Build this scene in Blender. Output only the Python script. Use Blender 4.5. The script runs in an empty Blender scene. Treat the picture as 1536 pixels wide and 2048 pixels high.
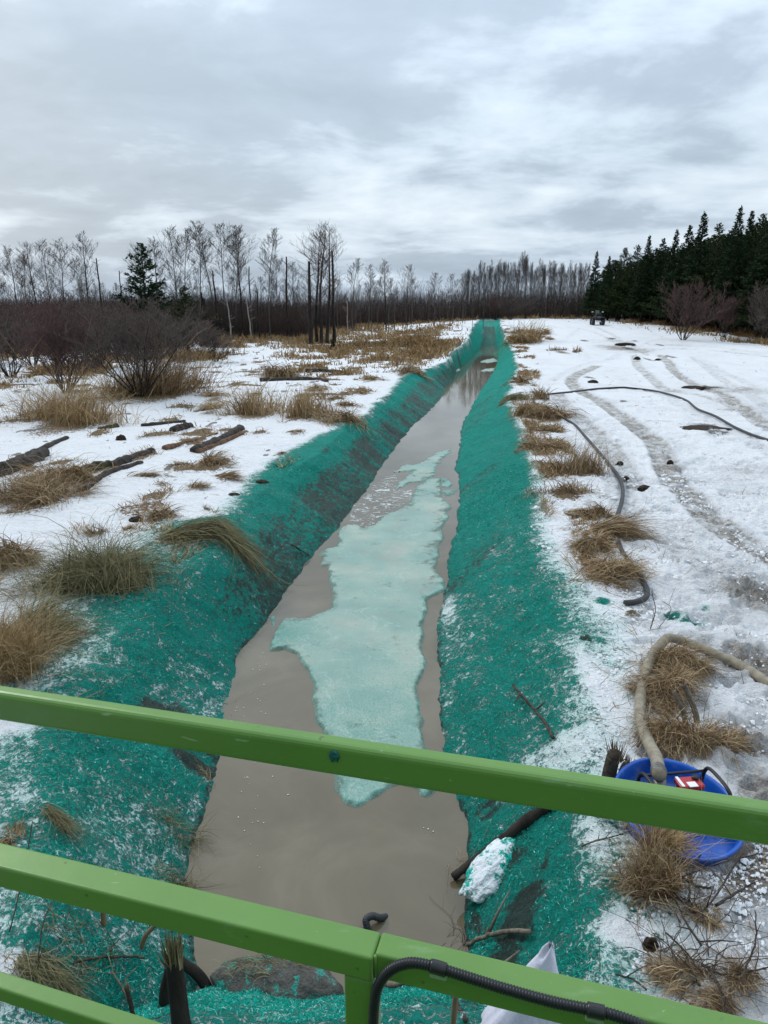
import bpy, bmesh, math, random
import numpy as np
from mathutils import Vector, Matrix

# ------------------------------------------------------------------ camera, world, sun
SC = bpy.context.scene
COL = SC.collection
H = 3.3                      # eye height above the ground
PITCH = math.radians(16.6)   # looking down
F = 1420.0                   # focal length in pixels of the 1536 x 2048 photograph
cd = bpy.data.cameras.new("camera"); cam = bpy.data.objects.new("camera", cd); COL.objects.link(cam)
cam.location = (0, 0, H); cam.rotation_euler = (math.pi/2 - PITCH, 0, 0)
cd.sensor_fit = 'VERTICAL'; cd.sensor_height = 36.0; cd.lens = 36.0*F/2048.0
cd.clip_start = 0.05; cd.clip_end = 3000
SC.camera = cam
SC.view_settings.view_transform = 'Standard'; SC.view_settings.look = 'None'
SC.view_settings.exposure = 0.2; SC.view_settings.gamma = 1.0
SC.cycles.max_bounces = 6; SC.cycles.transparent_max_bounces = 8

SUN_EL = math.radians(38); SUN_AZ = math.radians(-48)      # azimuth from +Y towards +X
world = bpy.data.worlds.new("World"); SC.world = world; world.use_nodes = True
def build_world():
    nt = world.node_tree; N = nt.nodes; L = nt.links; N.clear()
    out = N.new('ShaderNodeOutputWorld'); bg = N.new('ShaderNodeBackground'); L.new(bg.outputs[0], out.inputs[0])
    sky = N.new('ShaderNodeTexSky'); sky.sky_type = 'NISHITA'; sky.sun_disc = False
    sky.sun_elevation = SUN_EL; sky.sun_rotation = SUN_AZ; sky.air_density = 1.5; sky.dust_density = 4
    tc = N.new('ShaderNodeTexCoord')
    def M(op, a, b=None, c=None):
        n = N.new('ShaderNodeMath'); n.operation = op
        for i, v in enumerate((a, b, c)):
            if v is None: continue
            if isinstance(v, (int, float)): n.inputs[i].default_value = v
            else: L.new(v, n.inputs[i])
        return n.outputs[0]
    sp = N.new('ShaderNodeSeparateXYZ'); L.new(tc.outputs['Generated'], sp.inputs[0])
    z = M('MAXIMUM', sp.outputs[2], 0.0)
    den = M('ADD', z, 0.19)
    px = M('DIVIDE', sp.outputs[0], den); py = M('DIVIDE', sp.outputs[1], den)
    def cloud(sx, sy, off, scale, detail, rough, dist=0.0):
        c = N.new('ShaderNodeCombineXYZ')
        L.new(M('MULTIPLY_ADD', px, sx, off), c.inputs[0]); L.new(M('MULTIPLY_ADD', py, sy, off*0.7), c.inputs[1])
        n = N.new('ShaderNodeTexNoise'); n.inputs['Scale'].default_value = scale
        n.inputs['Detail'].default_value = detail; n.inputs['Roughness'].default_value = rough
        n.inputs['Distortion'].default_value = dist
        L.new(c.outputs[0], n.inputs['Vector']); return n.outputs['Fac']
    big = cloud(1.0, 1.0, 7.9, 0.62, 3, 0.5, 0.3)
    mid = cloud(1.0, 1.1, 16.4, 1.7, 6, 0.55, 0.25)
    fin = cloud(1.0, 1.1, 27.7, 5.5, 4, 0.6, 0.3)
    s = M('ADD', M('MULTIPLY', big, 0.32), M('ADD', M('MULTIPLY', mid, 0.58), M('MULTIPLY', fin, 0.10)))
    # a broad brighter part of the sky towards the hidden sun (upper right)
    rb = M('MULTIPLY', M('ADD', sp.outputs[0], 0.1), M('MULTIPLY', z, 0.55))
    s = M('ADD', s, rb)
    ramp = N.new('ShaderNodeValToRGB'); cr = ramp.color_ramp
    cr.elements[0].position = 0.38; cr.elements[0].color = (0.265, 0.330, 0.400, 1)
    cr.elements[1].position = 0.65; cr.elements[1].color = (0.555, 0.63, 0.70, 1)
    e = cr.elements.new(0.49); e.color = (0.315, 0.385, 0.465, 1)
    e = cr.elements.new(0.55); e.color = (0.425, 0.505, 0.590, 1)
    L.new(s, ramp.inputs[0])
    # overcast luminance: the zenith is about three times as bright as the horizon
    lum = M('MULTIPLY_ADD', M('POWER', z, 1.3), 1.9, 1.03)
    hz = M('MULTIPLY', M('MAXIMUM', M('SUBTRACT', 1.0, M('MULTIPLY', z, 7.0)), 0.0), 0.20)     # thinner cloud low down
    lum = M('MULTIPLY', M('ADD', lum, hz), M('MULTIPLY_ADD', sp.outputs[1], 0.30, 0.74))        # the sky is heavier behind the viewer
    hsv = N.new('ShaderNodeMixRGB'); hsv.blend_type = 'MULTIPLY'; hsv.inputs[0].default_value = 1
    L.new(ramp.outputs[0], hsv.inputs[1])
    cb = N.new('ShaderNodeCombineXYZ')
    for i in range(3): L.new(lum, cb.inputs[i])
    L.new(cb.outputs[0], hsv.inputs[2])
    mix = N.new('ShaderNodeMixRGB'); mix.blend_type = 'ADD'; mix.inputs[0].default_value = 0.012
    L.new(hsv.outputs[0], mix.inputs[1]); L.new(sky.outputs[0], mix.inputs[2])
    L.new(mix.outputs[0], bg.inputs[0]); bg.inputs[1].default_value = 1.0
build_world()
sl = bpy.data.lights.new("sun", 'SUN'); sl.energy = 1.25; sl.angle = math.radians(11); sl.color = (1, 0.97, 0.93)
so = bpy.data.objects.new("sun", sl); COL.objects.link(so)
sd = Vector((math.sin(SUN_AZ)*math.cos(SUN_EL), math.cos(SUN_AZ)*math.cos(SUN_EL), math.sin(SUN_EL)))
so.rotation_euler = (-sd).to_track_quat('-Z', 'Y').to_euler(); so.location = (0, 0, 60)

# ------------------------------------------------------------------ helpers
rng = np.random.default_rng(7); random.seed(7)
CP, SP = math.cos(PITCH), math.sin(PITCH)
def ray(px, py):
    u = (px-768)/F; v = (py-1024)/F
    return np.array([u, CP - v*SP, -(SP + v*CP)])
def on_plane(px, py, z):                 # survey: sight line of the photograph met with a level plane
    d = ray(px, py); t = (z-H)/d[2]
    return np.array([d[0]*t, d[1]*t, z])
def _h(ix, iy, seed):
    n = (ix.astype(np.int64)*374761393 + iy.astype(np.int64)*668265263 + seed*1442695041) & 0xffffffff
    n = ((n ^ (n >> 13))*1274126177) & 0xffffffff
    return ((n ^ (n >> 16)) & 0xffffff)/float(0xffffff)
def vn(x, y, seed=0):
    x = np.asarray(x, float); y = np.asarray(y, float)
    ix = np.floor(x); iy = np.floor(y); fx = x-ix; fy = y-iy
    fx = fx*fx*(3-2*fx); fy = fy*fy*(3-2*fy)
    a = _h(ix, iy, seed); b = _h(ix+1, iy, seed); c = _h(ix, iy+1, seed); d = _h(ix+1, iy+1, seed)
    return (a+(b-a)*fx + (c-a)*fy + (a-b-c+d)*fx*fy)*2-1
def fbm(x, y, o=4, seed=0, g=0.5):
    s = 0; a = 1; t = 0
    for i in range(o):
        s = s + a*vn(x*2**i+i*17.3, y*2**i-i*9.1, seed+i); t += a; a *= g
    return s/t
def ss(a, b, x):
    t = np.clip((x-a)/(b-a), 0, 1); return t*t*(3-2*t)

def link_props(o, label=None, cat=None, group=None, kind=None):
    if label: o['label'] = label
    if cat: o['category'] = cat
    if group: o['group'] = group
    if kind: o['kind'] = kind
    return o
def thing(name, label, cat, loc=(0, 0, 0), rz=0, group=None):
    o = bpy.data.objects.new(name, None); COL.objects.link(o); o.location = loc; o.rotation_euler = (0, 0, rz)
    o.empty_display_size = 0.1
    return link_props(o, label, cat, group)
def mesh_np(name, V, Q, mat, parent=None, smooth=False):
    V = np.ascontiguousarray(V, dtype=np.float32).reshape(-1, 3); Q = np.ascontiguousarray(Q, dtype=np.int32)
    me = bpy.data.meshes.new(name); k = Q.shape[1]
    me.vertices.add(len(V)); me.vertices.foreach_set('co', V.ravel())
    me.loops.add(Q.size); me.loops.foreach_set('vertex_index', Q.ravel())
    me.polygons.add(len(Q)); me.polygons.foreach_set('loop_start', np.arange(0, Q.size, k, dtype=np.int32))
    me.update(calc_edges=True); me.validate()
    if smooth: me.polygons.foreach_set('use_smooth', np.ones(len(me.polygons), bool))
    me.materials.append(mat)
    o = bpy.data.objects.new(name, me); COL.objects.link(o)
    if parent: o.parent = parent
    return o
def bm_obj(name, bm, mat, parent=None, smooth=False):
    me = bpy.data.meshes.new(name); bm.to_mesh(me); bm.free()
    if smooth:
        for p in me.polygons: p.use_smooth = True
    me.materials.append(mat)
    o = bpy.data.objects.new(name, me); COL.objects.link(o)
    if parent: o.parent = parent
    return o
def bm_box(bm, c, s, rot=None, bevel=0.0, seg=2):
    r = bmesh.ops.create_cube(bm, size=1.0); vs = r['verts']
    bmesh.ops.scale(bm, vec=s, verts=vs)
    if bevel:
        es = list({e for v in vs for e in v.link_edges})
        g = bmesh.ops.bevel(bm, geom=es, offset=bevel, segments=seg, affect='EDGES', profile=0.5)
        vs = list({v for f in g['faces'] for v in f.verts} | {v for v in vs if v.is_valid})
    if rot is not None: bmesh.ops.rotate(bm, cent=(0, 0, 0), matrix=rot, verts=vs)
    bmesh.ops.translate(bm, vec=c, verts=vs)
def tube_np(pts, rad, sides=8, cap=True):
    P = np.asarray(pts, float); n = len(P); rad = np.broadcast_to(np.asarray(rad, float), (n,))
    T = np.gradient(P, axis=0); T /= np.linalg.norm(T, axis=1)[:, None]+1e-9
    up = np.array([0, 0, 1.0]) if abs(T[0][2]) < 0.9 else np.array([1.0, 0, 0])
    a = np.cross(T[0], up); a /= np.linalg.norm(a)
    V = []; ang = np.linspace(0, 2*math.pi, sides, endpoint=False)
    for i in range(n):
        a = a - T[i]*np.dot(a, T[i]); a /= np.linalg.norm(a)+1e-9; b = np.cross(T[i], a)
        V.append(P[i] + rad[i]*(np.cos(ang)[:, None]*a + np.sin(ang)[:, None]*b))
    V = np.concatenate(V); Q = []
    for i in range(n-1):
        for j in range(sides):
            k = (j+1) % sides
            Q.append([i*sides+j, i*sides+k, (i+1)*sides+k, (i+1)*sides+j])
    if cap:
        V = np.vstack([V, P[0], P[-1]]); c0 = len(V)-2
        for j in range(sides):
            k = (j+1) % sides
            Q.append([c0, k, j, j]); Q.append([c0+1, (n-1)*sides+j, (n-1)*sides+k, (n-1)*sides+k])
    return V, np.array(Q)
def join_np(parts):
    V = []; Q = []; o = 0
    for v, q in parts:
        V.append(v); Q.append(np.asarray(q)+o); o += len(v)
    return np.concatenate(V), np.concatenate(Q)
def np_obj(name, parts, mat, parent=None, smooth=True):
    V, Q = join_np(parts)
    me = bpy.data.meshes.new(name)
    faces = []
    for q in Q.tolist():
        faces.append(q if q[2] != q[3] else q[:3])
    me.from_pydata(V.tolist(), [], faces); me.update()
    if smooth: me.polygons.foreach_set('use_smooth', np.ones(len(me.polygons), bool))
    me.materials.append(mat)
    o = bpy.data.objects.new(name, me); COL.objects.link(o)
    if parent: o.parent = parent
    return o
def segs_np(S, sides=3):                 # many tapered sticks at once: rows x0 y0 z0 x1 y1 z1 r0 r1
    S = np.asarray(S, float); A = S[:, :3]; B = S[:, 3:6]; D = B-A
    D /= np.linalg.norm(D, axis=1)[:, None]+1e-9
    up = np.where(np.abs(D[:, 2:3]) < 0.9, np.array([[0, 0, 1.0]]), np.array([[1.0, 0, 0]]))
    u = np.cross(D, up); u /= np.linalg.norm(u, axis=1)[:, None]; w = np.cross(D, u)
    ang = np.arange(sides)*2*math.pi/sides
    ring = np.cos(ang)[None, :, None]*u[:, None, :] + np.sin(ang)[None, :, None]*w[:, None, :]
    V0 = A[:, None, :]+ring*S[:, 6][:, None, None]; V1 = B[:, None, :]+ring*S[:, 7][:, None, None]
    V = np.concatenate([V0, V1], axis=1).reshape(-1, 3)
    n = len(S); base = (np.arange(n)*2*sides)[:, None]
    Q = []
    for j in range(sides):
        k = (j+1) % sides
        Q.append(np.concatenate([base+j, base+k, base+sides+k, base+sides+j], axis=1))
    return V, np.concatenate(Q)
def spline(P, n=12):                     # Catmull-Rom through points
    P = np.asarray(P, float); Q = np.vstack([2*P[0]-P[1], P, 2*P[-1]-P[-2]]); out = []
    for i in range(1, len(Q)-2):
        for t in np.linspace(0, 1, n, endpoint=False):
            out.append(0.5*((2*Q[i]) + (-Q[i-1]+Q[i+1])*t + (2*Q[i-1]-5*Q[i]+4*Q[i+1]-Q[i+2])*t*t + (-Q[i-1]+3*Q[i]-3*Q[i+1]+Q[i+2])*t**3))
    out.append(Q[-2]); return np.array(out)

# ------------------------------------------------------------------ materials
class NT:
    def __init__(s, name):
        s.m = bpy.data.materials.new(name); s.m.use_nodes = True; s.nt = s.m.node_tree
        s.b = s.nt.nodes['Principled BSDF']; s.tc = s.nt.nodes.new('ShaderNodeTexCoord')
    def _in(s, sock, v):
        if v is None: return
        if isinstance(v, (int, float)): sock.default_value = v
        elif isinstance(v, tuple):
            sock.default_value = v if len(v) == len(sock.default_value) else tuple(v)+(1,)
        else: s.nt.links.new(v, sock)
    def math(s, op, a, b=None, c=None, clamp=False):
        n = s.nt.nodes.new('ShaderNodeMath'); n.operation = op; n.use_clamp = clamp
        for i, v in enumerate((a, b, c)): s._in(n.inputs[i], v)
        return n.outputs[0]
    def noise(s, scale, detail=4, rough=0.55, vec=None, dist=0, stretch=None, rot=None):
        n = s.nt.nodes.new('ShaderNodeTexNoise'); n.inputs['Scale'].default_value = scale
        n.inputs['Detail'].default_value = detail; n.inputs['Roughness'].default_value = rough; n.inputs['Distortion'].default_value = dist
        v = vec or s.tc.outputs['Object']
        if stretch or rot:
            mp = s.nt.nodes.new('ShaderNodeMapping'); s.nt.links.new(v, mp.inputs[0])
            if stretch: mp.inputs['Scale'].default_value = stretch
            if rot: mp.inputs['Rotation'].default_value = rot
            v = mp.outputs[0]
        s.nt.links.new(v, n.inputs['Vector']); return n.outputs['Fac']
    def vor(s, scale, feature='F1', rand=1.0):
        n = s.nt.nodes.new('ShaderNodeTexVoronoi'); n.inputs['Scale'].default_value = scale; n.feature = feature
        n.inputs['Randomness'].default_value = rand
        s.nt.links.new(s.tc.outputs['Object'], n.inputs['Vector']); return n.outputs['Distance']
    def attr(s, name):
        n = s.nt.nodes.new('ShaderNodeAttribute'); n.attribute_name = name; return n.outputs['Fac']
    def rand(s):
        n = s.nt.nodes.new('ShaderNodeNewGeometry'); return n.outputs['Random Per Island']
    def step(s, x, a, b):
        n = s.nt.nodes.new('ShaderNodeMapRange'); n.interpolation_type = 'SMOOTHSTEP'
        s._in(n.inputs[0], x); n.inputs[1].default_value = a; n.inputs[2].default_value = b; return n.outputs[0]
    def mix(s, f, a, b):
        n = s.nt.nodes.new('ShaderNodeMixRGB'); s._in(n.inputs[0], f); s._in(n.inputs[1], a); s._in(n.inputs[2], b); return n.outputs[0]
    def ramp(s, f, stops):
        n = s.nt.nodes.new('ShaderNodeValToRGB'); cr = n.color_ramp
        cr.elements[0].position = stops[0][0]; cr.elements[0].color = stops[0][1]+(1,)
        cr.elements[1].position = stops[-1][0]; cr.elements[1].color = stops[-1][1]+(1,)
        for p, c in stops[1:-1]:
            e = cr.elements.new(p); e.color = c+(1,)
        s._in(n.inputs[0], f); return n.outputs[0]
    def bump(s, h, dist=0.02, strength=1.0, normal=None):
        n = s.nt.nodes.new('ShaderNodeBump'); n.inputs['Strength'].default_value = strength; n.inputs['Distance'].default_value = dist
        s._in(n.inputs['Height'], h)
        if normal is not None: s.nt.links.new(normal, n.inputs['Normal'])
        return n.outputs[0]
    def done(s, col=None, rough=0.8, nrm=None, spec=0.3, metal=0.0, **k):
        s._in(s.b.inputs['Base Color'], col); s._in(s.b.inputs['Roughness'], rough)
        s._in(s.b.inputs['Specular IOR Level'], spec); s._in(s.b.inputs['Metallic'], metal)
        if nrm is not None: s.nt.links.new(nrm, s.b.inputs['Normal'])
        for a, v in k.items(): s._in(s.b.inputs[a.replace('_', ' ')], v)
        return s.m

TEAL_D = (0.0025, 0.052, 0.044); TEAL_M = (0.005, 0.165, 0.124); TEAL_L = (0.03, 0.33, 0.25)
def mulch_colour(n, fine, fleck):
    c = n.ramp(fine, [(0.34, (0.001, 0.060, 0.050)), (0.43, (0.001, 0.225, 0.178)), (0.51, (0.002, 0.390, 0.305)), (0.58, (0.012, 0.500, 0.395)), (0.66, (0.12, 0.60, 0.49))])
    return n.mix(fleck, c, (0.52, 0.74, 0.69))
def mat_ground():
    n = NT('ground_cover')
    g = n.attr('green'); mud = n.attr('mud'); dirt = n.attr('dirt'); straw = n.attr('straw')
    def ctr(x, k): return n.math('MULTIPLY', n.math('SUBTRACT', x, 0.5), k)
    n1 = n.noise(2.2, 6, 0.66); n2 = n.noise(16, 7, 0.72); n3 = n.noise(48, 5, 0.8); n4 = n.noise(24, 7, 0.82, dist=0.9); n9 = n.noise(6.5, 5, 0.68)
    snow = n.ramp(n2, [(0.32, (0.73, 0.75, 0.78)), (0.5, (0.83, 0.84, 0.855)), (0.66, (0.885, 0.89, 0.895))])
    snow = n.mix(n.math('MULTIPLY', n.step(n1, 0.52, 0.72), 0.35), snow, (0.62, 0.67, 0.73))
    dm = n.math('ADD', dirt, n.math('ADD', ctr(n2, 1.5), ctr(n1, 0.9)))
    dcol = n.ramp(n.noise(17, 8, 0.85, dist=0.6), [(0.36, (0.10, 0.078, 0.055)), (0.46, (0.30, 0.25, 0.195)), (0.54, (0.52, 0.47, 0.40)), (0.62, (0.78, 0.76, 0.73))])
    c = n.mix(n.math('MULTIPLY', n.step(dm, 0.30, 0.85), 0.85), snow, dcol)
    scol = n.ramp(n3, [(0.34, (0.045, 0.030, 0.018)), (0.5, (0.15, 0.10, 0.055)), (0.66, (0.34, 0.245, 0.135))])
    sm = n.math('ADD', straw, ctr(n2, 1.9))
    c = n.mix(n.step(sm, 0.50, 0.66), c, scol)
    gm = n.math('ADD', g, n.math('ADD', ctr(n4, 2.4), ctr(n9, 1.2)))
    gf = n.step(gm, 0.44, 0.62)
    tint = n.mix(n.math('MULTIPLY', n.step(g, 0.02, 0.55), 0.55), c, (0.42, 0.74, 0.67))
    fibre = n.math('ADD', n.math('MULTIPLY', n4, 0.48), n.math('ADD', n.math('MULTIPLY', n.noise(55, 5, 0.85, dist=1.2), 0.42), n.math('MULTIPLY', n9, 0.15)))
    fibre = n.math('ADD', fibre, ctr(n1, 0.10))
    mc = mulch_colour(n, n.math('SUBTRACT', fibre, 0.02), n.math('MULTIPLY', n.step(n4, 0.60, 0.68), 0.30))
    c = n.mix(gf, tint, mc)
    mm = n.math('ADD', mud, n.math('ADD', ctr(n2, 1.6), ctr(n.noise(5, 5, 0.65, stretch=(1, 1, 3)), 1.3)))
    mf = n.step(mm, 0.48, 0.86)
    mcol = n.ramp(n3, [(0.34, (0.016, 0.014, 0.013)), (0.5, (0.055, 0.049, 0.044)), (0.66, (0.12, 0.105, 0.09))])
    c = n.mix(n.math('MULTIPLY', mf, 0.86), c, mcol)
    fuzz = n.math('MULTIPLY', n.math('ADD', n.math('MULTIPLY', fibre, 1.6), n.math('MULTIPLY', n2, 0.7)), n.math('ADD', gf, 0.10))
    soft = n.math('ADD', n.math('MULTIPLY', n9, 0.9), n.math('MULTIPLY', n1, 1.2))
    hb = n.math('ADD', fuzz, n.math('ADD', soft, n.math('MULTIPLY', n2, n.math('MULTIPLY_ADD', dirt, 1.8, 0.35))))
    nrm = n.bump(hb, 0.085, 1.0)
    return n.done(c, n.math('MULTIPLY_ADD', mf, -0.3, 0.88), nrm, 0.25)
def mat_water():
    n = NT('silty_water')
    c = n.ramp(n.noise(0.9, 5, 0.6, dist=1.0), [(0.3, (0.115, 0.095, 0.058)), (0.5, (0.136, 0.113, 0.072)), (0.7, (0.170, 0.143, 0.095))])
    nrm = n.bump(n.noise(2.2, 3, 0.5, stretch=(1, 0.6, 1)), 0.004, 0.35)
    return n.done(c, 0.06, nrm, 0.5, IOR=1.47)
def mat_ice():
    n = NT('mulch_dusted_ice')
    e = n.attr('edge'); t = n.attr('teal')
    n1 = n.noise(1.3, 5, 0.55); n2 = n.noise(34, 5, 0.8, stretch=(1.6, 1, 1)); n3 = n.noise(85, 3, 0.8)
    c = n.ramp(n1, [(0.30, (0.20, 0.34, 0.29)), (0.5, (0.27, 0.40, 0.34)), (0.68, (0.38, 0.45, 0.38))])
    sp = n.step(n.math('ADD', n2, n.math('MULTIPLY', t, 0.22)), 0.55, 0.78)
    c = n.mix(n.math('MULTIPLY', sp, 0.62), c, (0.035, 0.25, 0.20))
    c = n.mix(n.math('MULTIPLY', n.step(n.math('ADD', n3, n.math('MULTIPLY', t, 0.1)), 0.70, 0.78), 0.8), c, (0.012, 0.10, 0.085))
    edg = n.step(n.math('ADD', e, n.math('MULTIPLY', n.math('SUBTRACT', n2, 0.5), 1.2)), 0.35, 0.8)
    c = n.mix(n.math('MULTIPLY', edg, 0.7), c, n.ramp(n3, [(0.4, (0.03, 0.30, 0.23)), (0.62, (0.36, 0.60, 0.52))]))
    c = n.mix(n.math('MULTIPLY', n.step(n.math('ADD', n.math('MULTIPLY', t, -0.35), n.noise(2.3, 5, 0.65)), 0.47, 0.72), 0.5), c, (0.33, 0.33, 0.28))
    crack = n.step(n.math('ABSOLUTE', n.math('SUBTRACT', n.noise(1.6, 4, 0.6, dist=0.7), 0.5)), 0.010, 0.0)
    c = n.mix(n.math('MULTIPLY', crack, 0.3), c, (0.55, 0.66, 0.60))
    n.nt.links.new(n.math('SUBTRACT', 1.0, n.math('MULTIPLY', n.step(n.math('ADD', n.math('MULTIPLY', e, 0.30), n.noise(3.1, 6, 0.7)), 0.58, 0.78), 0.55)), n.b.inputs['Alpha'])
    nrm = n.bump(n.math('ADD', n2, n.math('MULTIPLY', n.noise(4, 3, .5), 0.6)), 0.012, 0.8)
    return n.done(c, n.math('MULTIPLY_ADD', n1, 0.5, 0.15), nrm, 0.4)
def mat_slush():
    n = NT('slush')
    a = n.noise(5.5, 6, 0.75, dist=1.4, stretch=(0.8, 1.0, 1))
    n.b.inputs['Alpha'].default_value = 1
    n.nt.links.new(n.math('MULTIPLY', n.step(a, 0.535, 0.60), 0.75), n.b.inputs['Alpha'])
    return n.done(n.ramp(n.noise(20, 4, .6), [(0.4, (0.55, 0.62, 0.60)), (0.6, (0.82, 0.85, 0.86))]), 0.6)
def mat_fibres(name, cols, rough=0.85):
    n = NT(name)
    c = n.ramp(n.rand(), [(i/(len(cols)-1), x) for i, x in enumerate(cols)])
    c2 = n.mix(n.math('MULTIPLY', n.noise(9, 3, .6), 0.5), c, tuple(x*0.45 for x in cols[0]))
    m = n.done(c2, rough, None, 0.15); return m
def mat_bark(name, a, b, scale=14, stretch=(1, 1, 0.25), dist=0.01, rough=0.9):
    n = NT(name); f = n.noise(scale, 6, 0.7, stretch=stretch)
    c = n.ramp(f, [(0.35, a), (0.65, b)])
    return n.done(c, rough, n.bump(f, dist, 0.8), 0.2)
def mat_paint():
    n = NT('green_machine_paint')
    f = n.noise(3, 4, 0.5); s = n.noise(130, 2, 0.5)
    c = n.ramp(f, [(0.3, (0.108, 0.235, 0.044)), (0.7, (0.135, 0.275, 0.058))])
    c = n.mix(n.math('MULTIPLY', n.step(s, 0.735, 0.77), 0.4), c, (0.42, 0.58, 0.40))
    c = n.mix(n.math('MULTIPLY', n.step(n.noise(16, 5, 0.7, stretch=(0.3, 1, 1)), 0.58, 0.72), 0.28), c, (0.30, 0.44, 0.27))
    c = n.mix(n.math('MULTIPLY', n.step(n.noise(38, 3, 0.5), 0.70, 0.74), 0.75), c, (0.05, 0.09, 0.03))
    sc = n.step(n.noise(60, 2, 0.5, stretch=(0.12, 1, 1), rot=(0, 0, 0.5)), 0.72, 0.76); c = n.mix(n.math('MULTIPLY', sc, 0.5), c, (0.38, 0.50, 0.33))
    c = n.mix(n.math('MULTIPLY', n.step(n.noise(5, 6, 0.7), 0.5, 0.75), 0.30), c, (0.10, 0.15, 0.07))
    r = n.math('MULTIPLY_ADD', n.noise(9, 5, .6), 0.45, 0.18)
    return n.done(c, r, n.bump(n.noise(45, 3, .5), 0.0006, 0.5), 0.45)
def mat_plain(name, c, rough=0.6, var=0.15, scale=20, spec=0.4, bump=0.002, **k):
    n = NT(name); f = n.noise(scale, 5, 0.6)
    col = n.ramp(f, [(0.3, tuple(x*(1-var) for x in c)), (0.7, tuple(min(1, x*(1+var)) for x in c))])
    return n.done(col, rough, n.bump(f, bump, 0.5), spec, **k)

M = {}
M['ground'] = mat_ground(); M['water'] = mat_water(); M['ice'] = mat_ice(); M['slush'] = mat_slush()
M['straw'] = mat_fibres('dry_straw', [(0.20, 0.125, 0.055), (0.40, 0.265, 0.125), (0.56, 0.40, 0.21), (0.68, 0.53, 0.32)])
M['brown'] = mat_fibres('brown_grass', [(0.09, 0.052, 0.026), (0.28, 0.18, 0.095), (0.48, 0.34, 0.19), (0.68, 0.53, 0.33)])
M['green_straw'] = mat_fibres('mulch_dusted_straw', [(0.07, 0.075, 0.035), (0.19, 0.17, 0.085), (0.30, 0.25, 0.13), (0.42, 0.36, 0.20)])
M['field'] = mat_fibres('field_grass', [(0.19, 0.115, 0.055), (0.34, 0.22, 0.105), (0.46, 0.315, 0.16), (0.56, 0.41, 0.23)])
M['twig'] = mat_fibres('bare_twigs', [(0.075, 0.058, 0.052), (0.135, 0.105, 0.092), (0.18, 0.145, 0.13)])
M['redtwig'] = mat_fibres('reddish_twigs', [(0.085, 0.050, 0.046), (0.14, 0.085, 0.076), (0.18, 0.12, 0.105)])
M['thicket'] = mat_fibres('thicket_stems', [(0.050, 0.036, 0.033), (0.100, 0.070, 0.062), (0.145, 0.110, 0.096)])
M['aspen_twig'] = mat_fibres('aspen_twigs', [(0.045, 0.038, 0.034), (0.085, 0.073, 0.065), (0.125, 0.108, 0.096)])
M['aspen'] = mat_bark('aspen_bark', (0.045, 0.04, 0.036), (0.16, 0.148, 0.13), 3)
M['pale_bark'] = mat_bark('pale_bark', (0.18, 0.16, 0.14), (0.42, 0.39, 0.35), 3)
M['darkbark'] = mat_bark('dark_bark', (0.012, 0.010, 0.009), (0.055, 0.045, 0.038), 5)
M['log'] = mat_bark('weathered_log', (0.022, 0.018, 0.015), (0.085, 0.072, 0.062), 9, (1, 1, 1), 0.02)
M['moss'] = mat_bark('mossy_log', (0.022, 0.020, 0.013), (0.085, 0.078, 0.038), 8, (1, 1, 1), 0.02)
M['redlog'] = mat_bark('peeled_log', (0.06, 0.035, 0.022), (0.22, 0.13, 0.08), 9, (1, 1, 1), 0.02)
M['stick'] = mat_bark('stick_bark', (0.03, 0.023, 0.018), (0.10, 0.08, 0.065), 30, (1, 1, 1), 0.003)
M['greystick'] = mat_bark('grey_stick', (0.10, 0.085, 0.065), (0.25, 0.21, 0.165), 30, (1, 1, 1), 0.003)
M['splinter'] = mat_fibres('splintered_wood', [(0.10, 0.07, 0.045), (0.26, 0.185, 0.11), (0.42, 0.32, 0.20)])
M['clod'] = mat_bark('wet_earth', (0.012, 0.009, 0.007), (0.065, 0.045, 0.030), 25, (1, 1, 1), 0.03)
M['paint'] = mat_paint()
M['rubber'] = mat_plain('black_hose_rubber', (0.032, 0.034, 0.037), 0.55, 0.4, 6)
M['conduit'] = mat_plain('black_conduit', (0.009, 0.011, 0.016), 0.42, 0.2, 60, bump=0.0002)
M['conduit_clip'] = mat_plain('conduit_tape', (0.018, 0.018, 0.021), 0.3, 0.2, 60, bump=0.0003)
M['tan'] = mat_plain('tan_hose', (0.27, 0.235, 0.175), 0.7, 0.35, 14)
n_ = NT('blue_plastic'); f_ = n_.noise(7, 6, .7); M['blue'] = n_.done(n_.mix(n_.math('MULTIPLY', n_.step(f_, .50, .72), .35), n_.ramp(n_.noise(3, 3, .5), [(.3, (.001, .075, .40)), (.7, (.002, .095, .50))]), (.30, .33, .36)), n_.math('MULTIPLY_ADD', f_, .5, .12), n_.bump(f_, .002, .4), .5)
M['black'] = mat_plain('black_plastic', (0.012, 0.012, 0.013), 0.45, 0.2, 30)
M['steel'] = mat_plain('grey_fitting', (0.16, 0.16, 0.155), 0.45, 0.3, 40, metal=0.4)
M['red'] = mat_plain('red_engine_cover', (0.38, 0.018, 0.025), 0.35, 0.15, 30)
M['white'] = mat_plain('white_plastic', (0.78, 0.79, 0.80), 0.5, 0.05, 30)
M['cloth'] = mat_plain('white_woven_cloth', (0.60, 0.60, 0.70), 0.9, 0.07, 60, 0.1, bump=0.003)
M['spruce'] = mat_fibres('spruce_needles', [(0.014, 0.030, 0.016), (0.030, 0.060, 0.026), (0.058, 0.098, 0.040)])
M['pine'] = mat_fibres('pine_needles', [(0.018, 0.034, 0.013), (0.042, 0.066, 0.022), (0.078, 0.105, 0.035)])
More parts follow.
